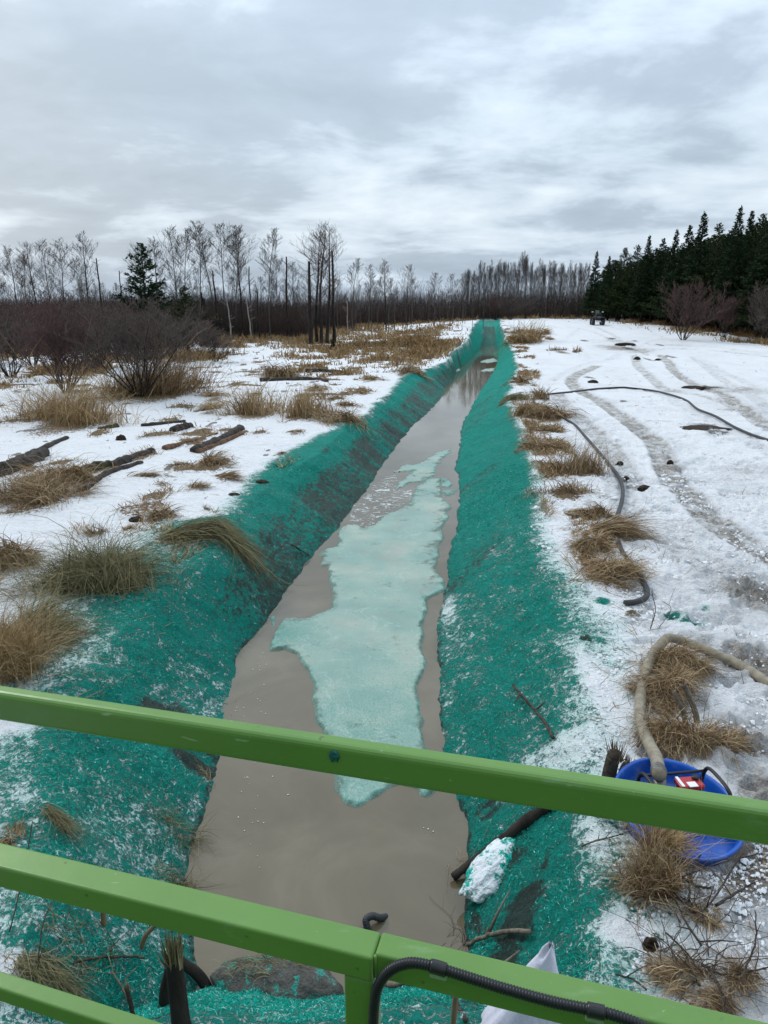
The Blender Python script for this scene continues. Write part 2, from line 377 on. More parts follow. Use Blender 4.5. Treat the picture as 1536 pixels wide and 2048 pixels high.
n_ = NT('grey_mud'); f_ = n_.noise(9, 6, .7); M['grey_mud'] = n_.done(n_.mix(n_.math('MULTIPLY', n_.step(n_.noise(13, 6, .75), .52, .6), .8), n_.ramp(f_, [(.3, (.045, .044, .040)), (.7, (.14, .135, .12))]), mulch_colour(n_, n_.noise(40, 5, .8), 0.0)), .7, n_.bump(f_, .06, .9), .3)

# ------------------------------------------------------------------ terrain
ZW = -0.80
def base(X, Y):
    A = 0.35 + 0.92*ss(-5, 17, X)
    return A*ss(26, 80, Y) - 0.9*ss(88, 130, Y)
def on_base(px, py):
    d = ray(px, py); z = 0.0
    for _ in range(12):
        t = (z-H)/d[2]; z = float(base(d[0]*t, d[1]*t))
    return d[0]*t, d[1]*t
def curve(pts, z=None):
    W = []
    for p in pts:
        if z is None: x, y = on_base(*p)
        else: x, y, _ = on_plane(p[0], p[1], z)
        W.append((y, x))
    W.sort(); W = np.array(W); return W[:, 0], W[:, 1]
WL = curve([(968,681),(958,700),(945,712),(935,724),(915,738),(909,752),(903,762),(890,776),(886,790),(868,812),(848,832),(826,850),(806,876),(795,890),(784,905),(768,925),(740,970),(710,1010),(685,1045),(665,1070),(630,1105),(600,1145),(570,1185),(540,1230),(505,1275),(480,1305),(474,1330),(476,1375),(466,1415),(450,1470),(438,1520),(425,1560),(414,1610),(404,1645),(393,1680),(380,1720),(368,1765),(372,1820),(388,1870),(392,1915),(400,1960)], ZW)
WR = curve([(988,681),(997,700),(996,720),(990,740),(980,755),(968,770),(953,795),(938,825),(923,855),(920,880),(916,900),(910,940),(916,960),(918,1000),(913,1060),(900,1100),(893,1130),(898,1160),(890,1180),(885,1215),(876,1250),(875,1300),(880,1350),(879,1400),(879,1440),(884,1480),(893,1535),(908,1590),(930,1630),(938,1670),(932,1700),(934,1740),(935,1790),(930,1830),(933,1870),(940,1905),(900,1960)], ZW)
TL = curve([(948,652),(935,680),(918,702),(895,722),(868,733),(812,752),(790,772),(770,795),(735,828),(690,858),(650,893),(600,930),(540,958),(505,992),(478,1028),(446,1075),(405,1115),(325,1170),(250,1235),(190,1320),(150,1420),(110,1520),(80,1650),(60,1800),(40,1950)])
TR = curve([(1000,652),(1012,676),(1025,705),(1035,735),(1020,768),(1012,800),(1035,850),(1048,900),(1060,950),(1066,1000),(1070,1050),(1082,1110),(1120,1165),(1165,1240),(1180,1320),(1180,1400),(1178,1480),(1195,1560),(1210,1640),(1200,1720),(1195,1800),(1200,1900),(1190,2000)])
GL = curve([(940,650),(920,680),(900,705),(868,727),(790,752),(768,775),(745,800),(705,832),(640,862),(560,900),(500,960),(470,1000),(430,1035),(330,1042),(260,1075),(190,1115),(110,1240),(80,1330),(40,1400),(-30,1450),(-110,1550),(-130,1700),(-90,1850),(-60,1960),(-80,2040)])
GR = curve([(1008,652),(1020,676),(1035,705),(1045,735),(1030,768),(1022,800),(1045,850),(1058,900),(1070,950),(1075,1000),(1080,1050),(1092,1110),(1140,1165),(1195,1240),(1215,1320),(1205,1400),(1195,1470),(1205,1560),(1250,1640),(1270,1720),(1310,1800),(1330,1900),(1290,1980),(1250,2060)])
def ci(C, Y): return np.interp(Y, C[0], C[1]) + np.maximum(np.asarray(Y)-C[0][-1], 0)*0.16
Y_END = 3.40
def edges(Y):
    w = np.clip(Y/12, .35, 2.2)
    xl = ci(WL, Y) + 0.045*w*fbm(Y*2.6, 0*Y+3, 4, 5)
    xr = ci(WR, Y) + 0.045*w*fbm(Y*2.6, 0*Y+9, 4, 6)
    xL = np.minimum(ci(TL, Y) + 0.16*fbm(Y*1.1, 0*Y, 4, 8), xl-0.35)
    xR = np.maximum(ci(TR, Y) + 0.14*fbm(Y*1.1, 0*Y, 4, 9), xr+0.35)
    far = ss(70, 96, Y)       # the ditch runs out in the distance
    return xl, xr, xL, xR, far

def pts2w(pl): return np.array([on_base(*p) for p in pl])
def c7(l): return [(1060+a/3.227, 640+b/3.227) for a, b in l]
TRACKS = [  # points, half width, strength
 (c7([(170,480),(250,570),(330,640),(420,720),(500,800),(570,900),(620,1000),(660,1090)]), 0.26, .8),
 (c7([(430,300),(310,350),(265,395),(320,460),(450,520),(560,600),(700,700),(800,775),(860,880),(900,980),(960,1080),(1060,1162)])+[(1408,1030),(1468,1070),(1536,1105),(1640,1160)], 0.26, 1.0),
 ([(1230,960),(1268,1050),(1368,1100),(1468,1150),(1536,1190),(1640,1250)], 0.22, .55),
 (c7([(680,230),(700,300),(760,350),(850,430),(960,460),(1100,480),(1300,550),(1536,690),(1700,780)]), 0.24, .8),
 (c7([(840,230),(900,280),(930,330),(1020,390),(1110,440),(1250,480),(1400,590),(1536,660),(1700,750)]), 0.24, 1.0),
 (c7([(1050,240),(1150,310),(1300,420),(1450,500),(1640,640)]), 0.24, .6),
 (c7([(520,185),(700,190),(1000,185),(1300,210),(1536,235),(1800,270)]), 0.28, .8),
 (c7([(560,150),(800,165),(1000,160),(1300,190),(1536,215)]), 0.2, .5),
 (c7([(230,40),(370,60),(500,110),(580,160),(700,190)]), 0.2, .7),
 (c7([(430,45),(520,80),(600,130),(700,180),(760,230)]), 0.2, .7),
 (c7([(460,30),(600,60),(860,100),(780,140),(700,180)]), 0.2, .5),
 (c7([(140,390),(250,330),(350,290),(450,270),(560,230),(610,190)]), 0.22, .45),
 (c7([(250,110),(300,60),(400,40)]), 0.18, .5),
 (c7([(560,360),(700,430),(860,480),(1000,560),(1300,700),(1536,860)]), 0.22, .35),
 (c7([(1080,240),(1240,330),(1400,400),(1640,500)]), 0.22, .5),
]
TRW = [(spline(pts2w(p), 5), hw, st) for p, hw, st in TRACKS]
def seg_dist(X, Y, P):
    best = np.full(X.shape, 1e9)
    for a, b in zip(P[:-1], P[1:]):
        d = b-a; L2 = d@d+1e-9
        t = np.clip(((X-a[0])*d[0]+(Y-a[1])*d[1])/L2, 0, 1)
        best = np.minimum(best, (X-a[0]-t*d[0])**2+(Y-a[1]-t*d[1])**2)
    return np.sqrt(best)
def blob(X, Y, px, py, rx, ry):          # soft patch surveyed at a photo position
    x0, y0 = on_base(px, py); x1, _ = on_base(px+rx, py); _, y1 = on_base(px, py+ry)
    a = abs(x1-x0); b = abs(y1-y0)
    m = (np.abs(X-x0) < 3*a) & (np.abs(Y-y0) < 3*b)
    out = np.zeros(X.shape); out[m] = np.exp(-((X[m]-x0)/a)**2-((Y[m]-y0)/b)**2); return out

def terrain(X, Y, full=False):
    X = np.asarray(X, float); Y = np.asarray(Y, float)
    xl, xr, xL, xR, far = edges(Y)
    zt = base(X, Y) + 0.055*fbm(X*.45, Y*.45, 3, 11) + 0.03*fbm(X*1.6, Y*1.6, 3, 12)
    right = ss(0, 1.2, X-xR)
    tl = (xl-X)/(xl-xL); tr = (X-xr)/(xR-xr); t = np.maximum(tl, tr)
    tc = np.clip(t, 0, 1)
    left = tl > tr
    sh = ss(9, 14, Y); p = np.where(left, 1-(1-tc)**(1.12-.10*sh), 1-(1-tc)**(1.25-.2*sh))
    zb = np.where(left, ZW, ZW)
    floor = ZW - 0.45 + far*(0.95+0.25*base(X, Y))
    wl = ZW + np.clip(t, -0.5, 0)*1.2
    inner = np.where(t < 0, np.maximum(wl, ZW-.45), zb + (zt-zb)*p)
    inner = np.where(t < 1, inner, zt)
    # slump shelves and rills on the banks
    bank = ss(0.02, .25, t)*ss(1.15, .8, t)
    inner = inner + bank*(0.06*fbm(X*2.2, Y*1.1, 4, 21) + 0.035*fbm(Y*2.6+X*.5, X*.5, 4, 22))
    f2 = ss(61, 84, Y); inner = inner*(1-f2)+(zt-.05*(t < 1))*f2
    z = inner
    zend = ZW + (Y_END + 0.16*fbm(X*1.8, 0*Y, 3, 31) - Y)*0.95
    z = np.maximum(z, np.minimum(zend, -0.04+0.07*fbm(X*2, Y*2, 3, 33)))
    x0, y0 = on_plane(395, 1345, -0.45)[:2]          # slumped hollow on the left bank
    g = np.exp(-((X-x0)/.38)**2-((Y-y0)/.55)**2); z = z - 0.20*g*(tc < 1)*(tc > 0)*(0.6+.6*fbm(X*3, Y*3, 3, 41))
    if full: return z, t, tl, tr, far, xL, xR
    return z
def gp(px, py):                          # meet a sight line of the photograph with the ground
    d = ray(px, py); ts = np.geomspace(1.5, 140, 900)
    X = d[0]*ts; Y = d[1]*ts; Z = H + d[2]*ts; g = np.maximum(terrain(X, Y), ZW)
    i = np.argmax(Z < g)
    if i == 0: i = len(ts)-1
    a = Z[i-1]-g[i-1]; b = Z[i]-g[i]; f = a/(a-b) if a != b else 0
    t = ts[i-1]+(ts[i]-ts[i-1])*f
    return np.array([d[0]*t, d[1]*t, H+d[2]*t])
def gpl(px, py, lift):                  # the same, for a point standing `lift` above the ground
    d = ray(px, py); P = gp(px, py)
    for _ in range(8):
        g = max(float(terrain(np.array([P[0]]), np.array([P[1]]))[0]), ZW)+lift; t = (g-H)/d[2]; P = d*t+np.array([0, 0, H])
    return P
def depth_of(P): return P[1]*CP + (H-P[2])*SP
def px2m(P): return depth_of(P)/F

def cc(l, ox, oy, s): return [(ox+a/s, oy+b/s) for a, b in l]
DIRT = [(1500,1180,90,60,.7),(1520,1330,70,60,.75),(1430,1150,60,25,.55),(1500,1480,60,60,.8),(1530,1600,60,90,.95),(1480,1700,60,40,.8),
        (1500,1760,70,40,.9),(1536,1700,70,60,.9),(1400,1290,80,30,.35),(1430,1500,40,30,.4),(1240,696,50,9,.9),(1270,700,40,8,.8),(1350,690,90,6,.4),
        (1230,682,60,6,.5),(1130,682,30,4,.3),(1420,776,50,6,1.0),(1350,780,40,5,.6),(1480,780,60,12,.6),(1500,820,60,16,.5),
        (1500,940,80,14,.35),(1450,1230,80,25,.4),(1380,1060,70,20,.35),(1390,1950,70,40,.45),(1500,1850,60,70,.6),(1530,2000,60,60,.45)]
CLODS = [(1410,857,52,13),(1430,866,35,8),(1422,775,34,5),(1275,718,7,5),(1297,719,7,5),(1316,721,6,4),(1342,714,15,4),(1258,697,16,4),(1180,756,12,4),(1184,766,10,5),(1246,803,10,3),
         (1169,681,12,3),(1223,676,10,3),(1270,682,6,3),(1320,690,10,3),(1288,978,14,7),(1236,928,8,5),(1341,926,8,5),(1252,957,8,4),(1150,1212,8,3),(1172,1278,11,4)]
MUD = [(1010,1600,60,25,1.0),(960,1590,50,18,1.0),(930,1560,40,20,.9),(1060,1700,50,40,1.0),(1000,1800,60,35,1.1),(960,1850,46,34,1.0),(1040,1745,46,46,1.0),(985,1620,60,26,1.0),(955,1660,26,40,.9),(975,1900,40,30,.8),(1090,1660,30,30,.6),(980,1650,40,12,.8),(1010,1470,70,12,.8),(980,1490,50,12,.7),
       (340,1330,60,25,.75),(420,1360,60,16,.6),(300,1345,30,22,1.0),(380,1395,60,16,.8),(400,1330,70,12,.6),(450,1395,40,12,.8),(420,1560,16,30,.8),(960,985,40,10,.3),(940,1050,30,10,.3),(985,1390,30,10,.3),
       (330,1960,40,30,.9),(420,1965,30,14,.8),(140,1955,60,12,.6),(720,900,60,25,.5),(700,940,70,22,.6),(680,990,60,25,.45)]
GREENX = [(1205,1207,20,8,1.3),(1390,1240,26,6,.8),(1412,1222,12,6,.9),(1345,1232,30,5,.8),(1370,1246,14,6,.8)]
WHITEX = [(950,1240,40,60,-.12),(900,1120,16,50,-.3),(1120,1480,60,40,-.3),(1040,1470,60,30,-.3),(1180,1660,30,50,-.35),(1240,1850,60,40,-.6),(1160,1700,60,60,-.12),
          (320,1080,90,30,-.35),(20,1450,70,40,-.4),(10,1930,50,36,-.6),(30,1600,40,50,-.2),(200,1290,40,40,-.12),(700,830,60,20,-.2),(1110,1300,40,60,-.2),(500,930,60,30,-.1),
          (1180,1340,30,90,-.35),(1050,1420,50,30,-.1),(975,1430,50,30,-.25),(905,1300,16,60,-.1)]
STRAW = []      # filled by the tufts below

# tufts of grass: px, base py, width px, height px, style, material, blades, label
TUFTS = [
 (150,858,190,95,'up','straw',1500,'tall pale straw clump standing under the leftmost foreground shrub'),
 (255,800,110,55,'up','straw',700,'pale straw clump between the two foreground shrubs'),
 (320,800,150,85,'up','brown',1300,'wide rusty grass clump round the foot of the second foreground shrub'),
 (75,1018,150,80,'mound','brown',1500,'matted brown grass hump at the near end of the mossy log'),
 (135,975,100,60,'mound','brown',900,'brown grass hump pressed against the side of the mossy log'),
 (20,1135,90,90,'mound','brown',1200,'rust brown grass clump cut by the left edge above the big straw tuft'),
 (175,1200,190,120,'mound','green_straw',2600,'big arching straw tuft dusted with green mulch beside the left bank'),
 (60,1290,150,90,'mound','green_straw',1400,'loose straw heap just left of and below the big arching tuft'),
 (30,1355,180,140,'up','straw',1800,'long straw bunch rising behind the left end of the top rail'),
 (395,1085,130,62,'comb','green_straw',1500,'flattened combed tuft lying over the lip of the left bank'),
 (325,1040,50,34,'mound','brown',500,'small round brown tuft beside a black clod near the mulch edge'),
 (205,1072,46,30,'up','brown',160,'thin wispy tuft in the snow behind the big straw tuft'),
 (175,1072,30,34,'up','straw',60,'sparse upright stalks left of the thin wispy tuft'),
 (258,1060,20,16,'mound','brown',120,'tiny tuft just right of the thin wispy tuft at the mulch edge'),
 (510,838,105,52,'up','straw',900,'rounded straw tuft in open snow beyond the split logs'),
 (610,838,90,46,'up','straw',600,'straw tuft right of the rounded one, left of a darker clump'),
 (668,850,90,36,'mound','brown',700,'dark brown clump on the left bank edge above the mulch'),
 (410,936,66,34,'mound','brown',400,'brown tuft in the snow just below the split log end'),
 (362,934,40,14,'mound','brown',200,'low dark tuft left of the one below the split log'),
 (448,962,54,22,'comb','brown',380,'dark flattened tuft half way between the split logs and the bank'),
 (398,980,36,18,'mound','brown',260,'little dark hump left of the flattened tuft'),
 (300,958,60,14,'comb','brown',240,'thin brown grass streak in the snow below the mossy log'),
 (325,975,46,10,'up','straw',80,'faint pale stalks below the thin brown streak'),
 (412,1022,14,14,'up','brown',60,'tiny brown sprig above the combed tuft'),
 (560,758,60,40,'mound','brown',600,'brown grass wedge on an earth bank in the left snowfield'),
 (640,786,44,18,'mound','straw',260,'straw tuft nearest the ditch among three in the middle left snow'),
 (662,802,40,14,'mound','brown',220,'low brown tuft below the straw tuft in the middle left snow'),
 (727,790,44,16,'mound','straw',260,'straw tuft on the brink of the left bank before the kink'),
 (745,762,40,14,'mound','straw',220,'straw tuft just before the left bank kink'),
 (815,752,64,17,'mound','brown',420,'dark tuft capping the corner of the kink in the left bank'),
 (690,818,50,16,'mound','brown',260,'brown tuft above the wide mulched left slope'),
 (590,872,44,10,'comb','brown',180,'low brown streak at the start of the left mulch fringe'),
 (562,912,24,9,'mound','brown',100,'small dark tuft in snow below the low brown streak'),
 (385,772,34,20,'mound','brown',260,'brown tuft right of the second foreground shrub'),
 (430,800,60,14,'mound','straw',220,'thin straw patch in the snow behind the rounded tuft'),
 (420,828,60,20,'mound','straw',240,'straw patch between the shrubs and the rounded tuft'),
 (95,1632,60,44,'comb','green_straw',170,'sparse bent stalks on the mulch above the middle rail'),
 (22,1690,60,30,'mound','brown',260,'brown tuft at the left edge just above the middle rail'),
 (375,1668,80,70,'out','green_straw',150,'thin stalks leaning out over the near water edge'),
 (350,1755,80,60,'out','green_straw',160,'lowest stalks at the water edge touching the middle rail'),
 (422,1560,26,30,'out','straw',26,'few pale broken stalks poking out of the bank into the water'),
 (100,1962,110,50,'comb','green_straw',320,'dark flattened grass at lower left above the bottom rail'),
 (1052,690,56,42,'up','straw',620,'tallest straw tuft on the right brink far up the ditch'),
 (1086,672,30,14,'mound','straw',220,'small straw tuft right of the tallest far one'),
 (1100,680,16,10,'mound','straw',120,'tiny straw tuft by the far snow track'),
 (1040,770,54,15,'mound','brown',300,'low brown tuft on the right brink opposite the kink'),
 (1022,806,56,22,'comb','green_straw',380,'pale green tuft sliding down the right bank'),
 (1085,803,40,20,'up','brown',180,'thin tuft inside the loop of the black hose'),
 (1048,835,44,34,'up','straw',420,'upright straw tuft at the lip of the right bank by the hose loop'),
 (1092,842,86,36,'mound','brown',900,'broad brown hump where the black hose comes out'),
 (1086,868,56,20,'mound','brown',420,'round brown tuft just below the broad hump'),
 (1085,906,84,28,'mound','brown',560,'spiky brown tuft on a snow step of the right bank'),
 (1162,955,92,46,'up','brown',800,'upright wiry brown tuft left of the black hose bend'),
 (1130,995,92,26,'mound','brown',600,'dark brown mound below the wiry tuft'),
 (1145,1035,56,22,'comb','brown',260,'thin brown patch joining the tall tussock'),
 (1196,1040,50,46,'mound','brown',600,'upper part of the long tussock beside the black hose'),
 (1190,1105,66,60,'mound','brown',1000,'middle of the long tussock beside the black hose'),
 (1212,1168,120,48,'mound','brown',1500,'wide bottom hump of the long tussock inside the hose curve'),
 (1204,1075,60,60,'comb','brown',700,'matted neck of the long tussock between its upper and middle parts'),
 (1180,1140,50,30,'comb','brown',400,'left shoulder of the long tussock inside the hose curve'),
 (1262,1232,32,14,'mound','green_straw',140,'small tuft below the end of the black hose curve'),
 (1125,706,44,8,'up','brown',140,'short stubble in the snow right of the far bank'),
 (1152,706,18,12,'up','brown',80,'small spiky stubble next to the short stubble'),
 (1345,1340,80,90,'mound','brown',1900,'straw tussock that the kinked tan hose lies over'),
 (1336,1395,84,80,'mound','brown',1500,'dense middle of the tussock just right of the tan hose'),
 (1330,1420,60,30,'mound','brown',500,'lower fringe of the tussock under the tan hose'),
 (1350,1490,110,70,'mound','brown',1500,'left half of the broken straw heap above the blue tub'),
 (1425,1500,90,70,'mound','brown',1200,'right half of the broken straw heap above the blue tub'),
 (1312,1790,90,90,'up','brown',1500,'matted grass bunch in front of the blue tub'),
 (1312,1720,44,90,'up','straw',900,'frayed straw sheaf rising against the blue tub'),
 (1405,1840,60,34,'mound','brown',380,'small grass knot with twigs below the blue tub'),
 (1380,1975,100,50,'comb','brown',500,'flattened grass and twigs above the lower rail at right'),
 (1480,1960,80,60,'out','brown',420,'star shaped grass knot at the lower right edge'),
 (1440,2020,70,40,'comb','brown',280,'grass wisps in the bottom right corner'),
]
for t in TUFTS: STRAW.append((t[0], t[1]-t[3]*0.12, t[2]*0.42, max(4, t[2]*0.16), 1.0))
FIELD = [  # brown bands of unmown field grass: px, py, rx, ry, density
 (600,665,120,6,1.2),(760,690,90,14,1.2),(860,690,60,18,1.1),(820,668,60,7,1.1),(700,700,70,9,1.1),(640,690,60,8,.9),(480,690,60,7,.8),(730,655,90,5,.9),(880,655,30,5,1.0),
 (830,715,30,12,.9),(560,680,70,6,.8),(640,712,60,6,.8),(760,725,40,8,.7),(100,745,110,8,.9),(250,745,60,6,.6),(60,705,80,10,.9),(200,720,60,8,.8),(330,715,60,8,.8),(410,715,40,8,1.0),(450,680,60,8,.9),(60,770,60,5,.8),
 (1300,645,60,3,.9),(1370,652,60,5,1.2),(1420,660,60,6,1.3),(1490,668,60,7,1.2),(1510,685,40,5,1.1),(1340,645,60,4,.9),(1450,648,120,4,.8),(1060,660,30,4,.5),(1190,638,40,2,.5),(640,735,30,5,1.0),(670,750,40,5,.7),(600,742,30,3,.6)]

def cover(X, Y, t, tl, tr):             # how much mulch and how much bare mud lies at a spot
    gl = ci(GL, Y); gr = ci(GR, Y)
    _, _, xL_, xR_, _ = edges(Y); q = ss(13, 24, Y); gl = np.maximum(gl, gl*(1-q)+(xL_-.02)*q); gr = np.minimum(gr, gr*(1-q)+(xR_+.02)*q)
    fw = np.clip(Y*0.022, .10, .35)
    dist = np.minimum(X-gl, gr-X)
    dist = dist+.16*fbm(X*1.6, Y*1.6, 4, 52)*ss(6, 12, Y)
    fl = np.where(X-gl < gr-X, .26*(1+2.0*ss(13, 6, Y)), np.minimum(fw*1.3, .22)+.30*ss(11, 6, Y))
    g = np.clip(0.5+dist/(2*fl), 0, 1)*(0.90-.17*ss(14, 8, Y)+0.26*fbm(X*1.1, Y*1.1, 4, 55))
    g = g*ss(100, 78, Y)*np.where((t < .2) & (Y > 72), .75, 1)
    g = g*np.where(Y < 3.4, 1+.15*0, 1)
    for (a, b, c, d, s) in WHITEX: g = g + s*blob(X, Y, a, b, c, d)
    for (a, b, c, d, s) in GREENX: g = np.maximum(g, s*blob(X, Y, a, b, c, d)*(0.7+.6*fbm(X*6, Y*6, 3, 51)))
    mud = np.zeros_like(X)
    for (a, b, c, d, s) in MUD: mud = np.maximum(mud, s*1.45*blob(X, Y, a, b, c, d)*(.85+.5*fbm(X*2.6, Y*2.6, 4, 53)))
    lb = (tl > tr)
    mud = np.maximum(mud, ss(.13, -.02, t)*0.75*(Y < 78)*ss(3.15, 3.6, Y))                  # wet fringe at the waterline
    mud = np.maximum(mud, lb*ss(1.02, 0.5, t)*(t > 0)*(0.76+.26*fbm(X*1.3+Y*.4, Y*.35, 3, 57)+.34*fbm(Y*3.1+X*.7, X*.4, 4, 59)*ss(10, 14, Y))*ss(6.0, 9.5, Y)*ss(60, 40, Y))
    mud = np.maximum(mud, (~lb)*ss(.95, .5, t)*(t > 0)*(0.24+.75*fbm(X*.9-Y*.7, Y*.35, 4, 58))*ss(60, 40, Y))
    lip = np.exp(-((t-1.0)/.16)**2)*ss(6, 9, Y)*ss(60, 45, Y); mud = np.maximum(mud, lip*lb*(.25+1.3*fbm(X*1.6, Y*1.6, 4, 63)))
    return g, mud, lb, gr, fw
def build_ground():
    ys = np.concatenate([np.linspace(-30, 1.4, 30), 1.5*np.exp(np.arange(0, math.log(300/1.5), 0.0046))])
    u = np.concatenate([-np.geomspace(3.2, .78, 60)[:-1], np.linspace(-.78, .78, 860), np.geomspace(.78, 3.2, 60)[1:]])
    W = np.maximum(ys, 1.5)
    Xg = u[None, :]*(W[:, None]+0.6); Yg = np.repeat(ys[:, None], len(u), 1)
    X = Xg.ravel(); Y = Yg.ravel()
    z, t, tl, tr, far, xL, xR = terrain(X, Y, True)
    g, mud, lb, gr, fw = cover(X, Y, t, tl, tr)
    straw = np.zeros_like(X)
    for (a, b, c, d, s) in STRAW: straw = np.maximum(straw, (s if c > 26 else s*.75)*blob(X, Y, a, b, c, d))
    fld = np.zeros_like(X)
    for (a, b, c, d, s) in FIELD: fld = np.maximum(fld, s*blob(X, Y, a, b, c*1.15, d*1.2))
    straw = np.maximum(straw, fld*0.72*(0.75+.8*fbm(X*.7, Y*.7, 4, 61)))
    straw = np.maximum(straw, ss(58, 72, Y)*ss(-2, -9, X)*.75)
    straw = np.maximum(straw, ss(84, 90, Y)*.8)
    sp = fbm(X*1.5, Y*1.0, 4, 71); lf = ss(0.2, 1.2, xL-X)*(Y > 9)*ss(7, 13, Y)
    straw = np.maximum(straw, lf*ss(.20, .42, sp)*.85)
    rs = fbm(X*1.2, Y*.8, 3, 74); straw = np.maximum(straw, ss(.0, .15, X-xR)*ss(1.1, .4, X-xR)*(Y > 8.5)*ss(.02, .3, rs)*.85)
    dirt = np.zeros_like(X)
    for (a, b, c, d, s) in DIRT: dirt = np.maximum(dirt, 1.25*s*blob(X, Y, a, b, c, d)*(.8+.5*fbm(X*1.7, Y*1.7, 4, 96)))
    mud = np.maximum(mud, lf*ss(.42, .60, fbm(X*2.3, Y*1.4, 4, 73))*1.1)
    rz = ss(.3, 1.0, X-gr)
    rough = 0.25*rz + dirt
    for P, hw, st in TRW:
        d = seg_dist(X, Y, P); wdt = hw + 0.04*fbm(X*2, Y*2, 2, 81)
        tm = ss(wdt+.09, wdt-.05, d)*st
        tread = fbm(X*7, Y*7, 3, 82)
        z = z - tm*(0.045+.018*tread) + 0.03*st*np.exp(-((d-wdt-.06)/.06)**2)
        dirt = np.maximum(dirt, tm*(0.62+.45*tread))
    for (a, b, c, d) in CLODS:
        bl = blob(X, Y, a, b, c*.8, d*.8); mud = np.maximum(mud, 1.5*bl*(.8+.5*fbm(X*4, Y*4, 3, 91))); z = z+0.02*bl
    dirt = np.maximum(dirt, rz*.22*ss(-.2, .5, fbm(X*.9, Y*.9, 4, 95)))
    fr = np.random.default_rng(44)
    for _ in range(300):
        fy = 3.2*math.exp(fr.uniform(0, 1)*math.log(26/3.2)); g0 = float(ci(GR, fy)); fx = g0+.35+fr.uniform(0, 1)*(.60*(fy+.8)-g0)
        m = (np.abs(X-fx) < .4) & (np.abs(Y-fy) < .4); a_ = fr.uniform(0, 3.14); dx = X[m]-fx; dy = Y[m]-fy
        u_ = (dx*math.cos(a_)+dy*math.sin(a_))/.15; v_ = (-dx*math.sin(a_)+dy*math.cos(a_))/.065; rr_ = np.sqrt(u_**2+v_**2); k_ = fr.uniform(.5, 1)
        z[m] += k_*(-.05*ss(1.15, .7, rr_)+.016*np.exp(-((rr_-1.35)/.25)**2)); dirt[m] = np.maximum(dirt[m], k_*.34*ss(1.2, .6, rr_))
    # lumpy trodden snow
    foot = ss(.22, .50, fbm(X*2.6, Y*2.6, 2, 101))*rz*ss(34, 18, Y)
    z = z - 0.07*foot
    lump = fbm(X*5.2, Y*5.2, 3, 103); fine = fbm(X*14, Y*14, 3, 104)
    nearf = ss(26, 12, Y)
    z = z + nearf*(0.036*lump + 0.022*fine)*(0.4+2.0*np.clip(rough, 0, 1.2)) + .02*rz*fbm(X*2.6, Y*2.6, 3, 108)*ss(50, 20, Y)
    mul = np.clip(g, 0, 1)*ss(14, 6, Y)
    z = z + mul*(0.022*fbm(X*7, Y*7, 3, 105)+0.022*fbm(X*24, Y*24, 3, 106))
    z = z + 0.05*np.clip(straw, 0, 1)*ss(60, 20, Y)*(t > .9)
    bank2 = ss(0.02, .2, t)*ss(1.2, .9, t)*ss(40, 20, Y)
    z = z + bank2*0.018*fbm(X*10+Y*3, Y*2.5, 3, 107)
    bil = 1-np.abs(fbm(X*2.8, Y*2.8, 4, 109))*2.2
    z = z + rz*ss(22, 8, Y)*.045*bil*(.35+np.clip(rough, 0, 1))
    # flatten beneath the tub
    tx, ty = on_base(1362, 1640); r = np.hypot(X-tx, Y-ty); f = ss(.75, .48, r); z = z*(1-f)+f*0.0
    V = np.stack([X, Y, z], 1); nr, ncl = Xg.shape
    i = np.arange(nr*ncl).reshape(nr, ncl)
    Q = np.stack([i[:-1, :-1], i[:-1, 1:], i[1:, 1:], i[1:, :-1]], -1).reshape(-1, 4)
    o = mesh_np('ground', V, Q, M['ground'], smooth=True)
    link_props(o, 'snow covered ground with a straight ditch sprayed with green mulch', None, None, 'structure')
    for nm, arr in (('green', g), ('mud', mud), ('dirt', dirt), ('straw', straw)):
        a = o.data.attributes.new(nm, 'FLOAT', 'POINT'); a.data.foreach_set('value', arr.astype(np.float32))
build_ground()
def build_water():
    ys = np.linspace(2.9, 84, 180); V = []; Q = []
    for y in ys:
        a = float(ci(WL, max(y, Y_END)))-0.7; b = float(ci(WR, max(y, Y_END)))+0.8
        V += [(a, y, ZW), (b, y, ZW)]
    for i in range(len(ys)-1): Q.append([2*i, 2*i+1, 2*i+3, 2*i+2])
    o = mesh_np('water', V, Q, M['water']); link_props(o, 'still brown silty water along the ditch bottom', None, None, 'structure')
build_water()

# ------------------------------------------------------------------ ice on the water
def poly_sd(X, Y, P):
    n = len(P); best = np.full(X.shape, 1e9); ins = np.zeros(X.shape, bool)
    for i in range(n):
        a = P[i]; b = P[(i+1) % n]; d = b-a; L2 = d@d+1e-12
        t = np.clip(((X-a[0])*d[0]+(Y-a[1])*d[1])/L2, 0, 1)
        best = np.minimum(best, (X-a[0]-t*d[0])**2+(Y-a[1]-t*d[1])**2)
        c = ((a[1] > Y) != (b[1] > Y)) & (X < (b[0]-a[0])*(Y-a[1])/((b[1]-a[1]) if b[1] != a[1] else 1e-9)+a[0])
        ins ^= c
    s = np.sqrt(best); return np.where(ins, s, -s)
def zA(l): return [(500+a/3.339, 860+b/3.34) for a, b in l]
def zB(l): return [(500+a/3.339, 1180+b/3.339) for a, b in l]
def zC(l): return [(760+a/3.84, 630+b/3.84) for a, b in l]
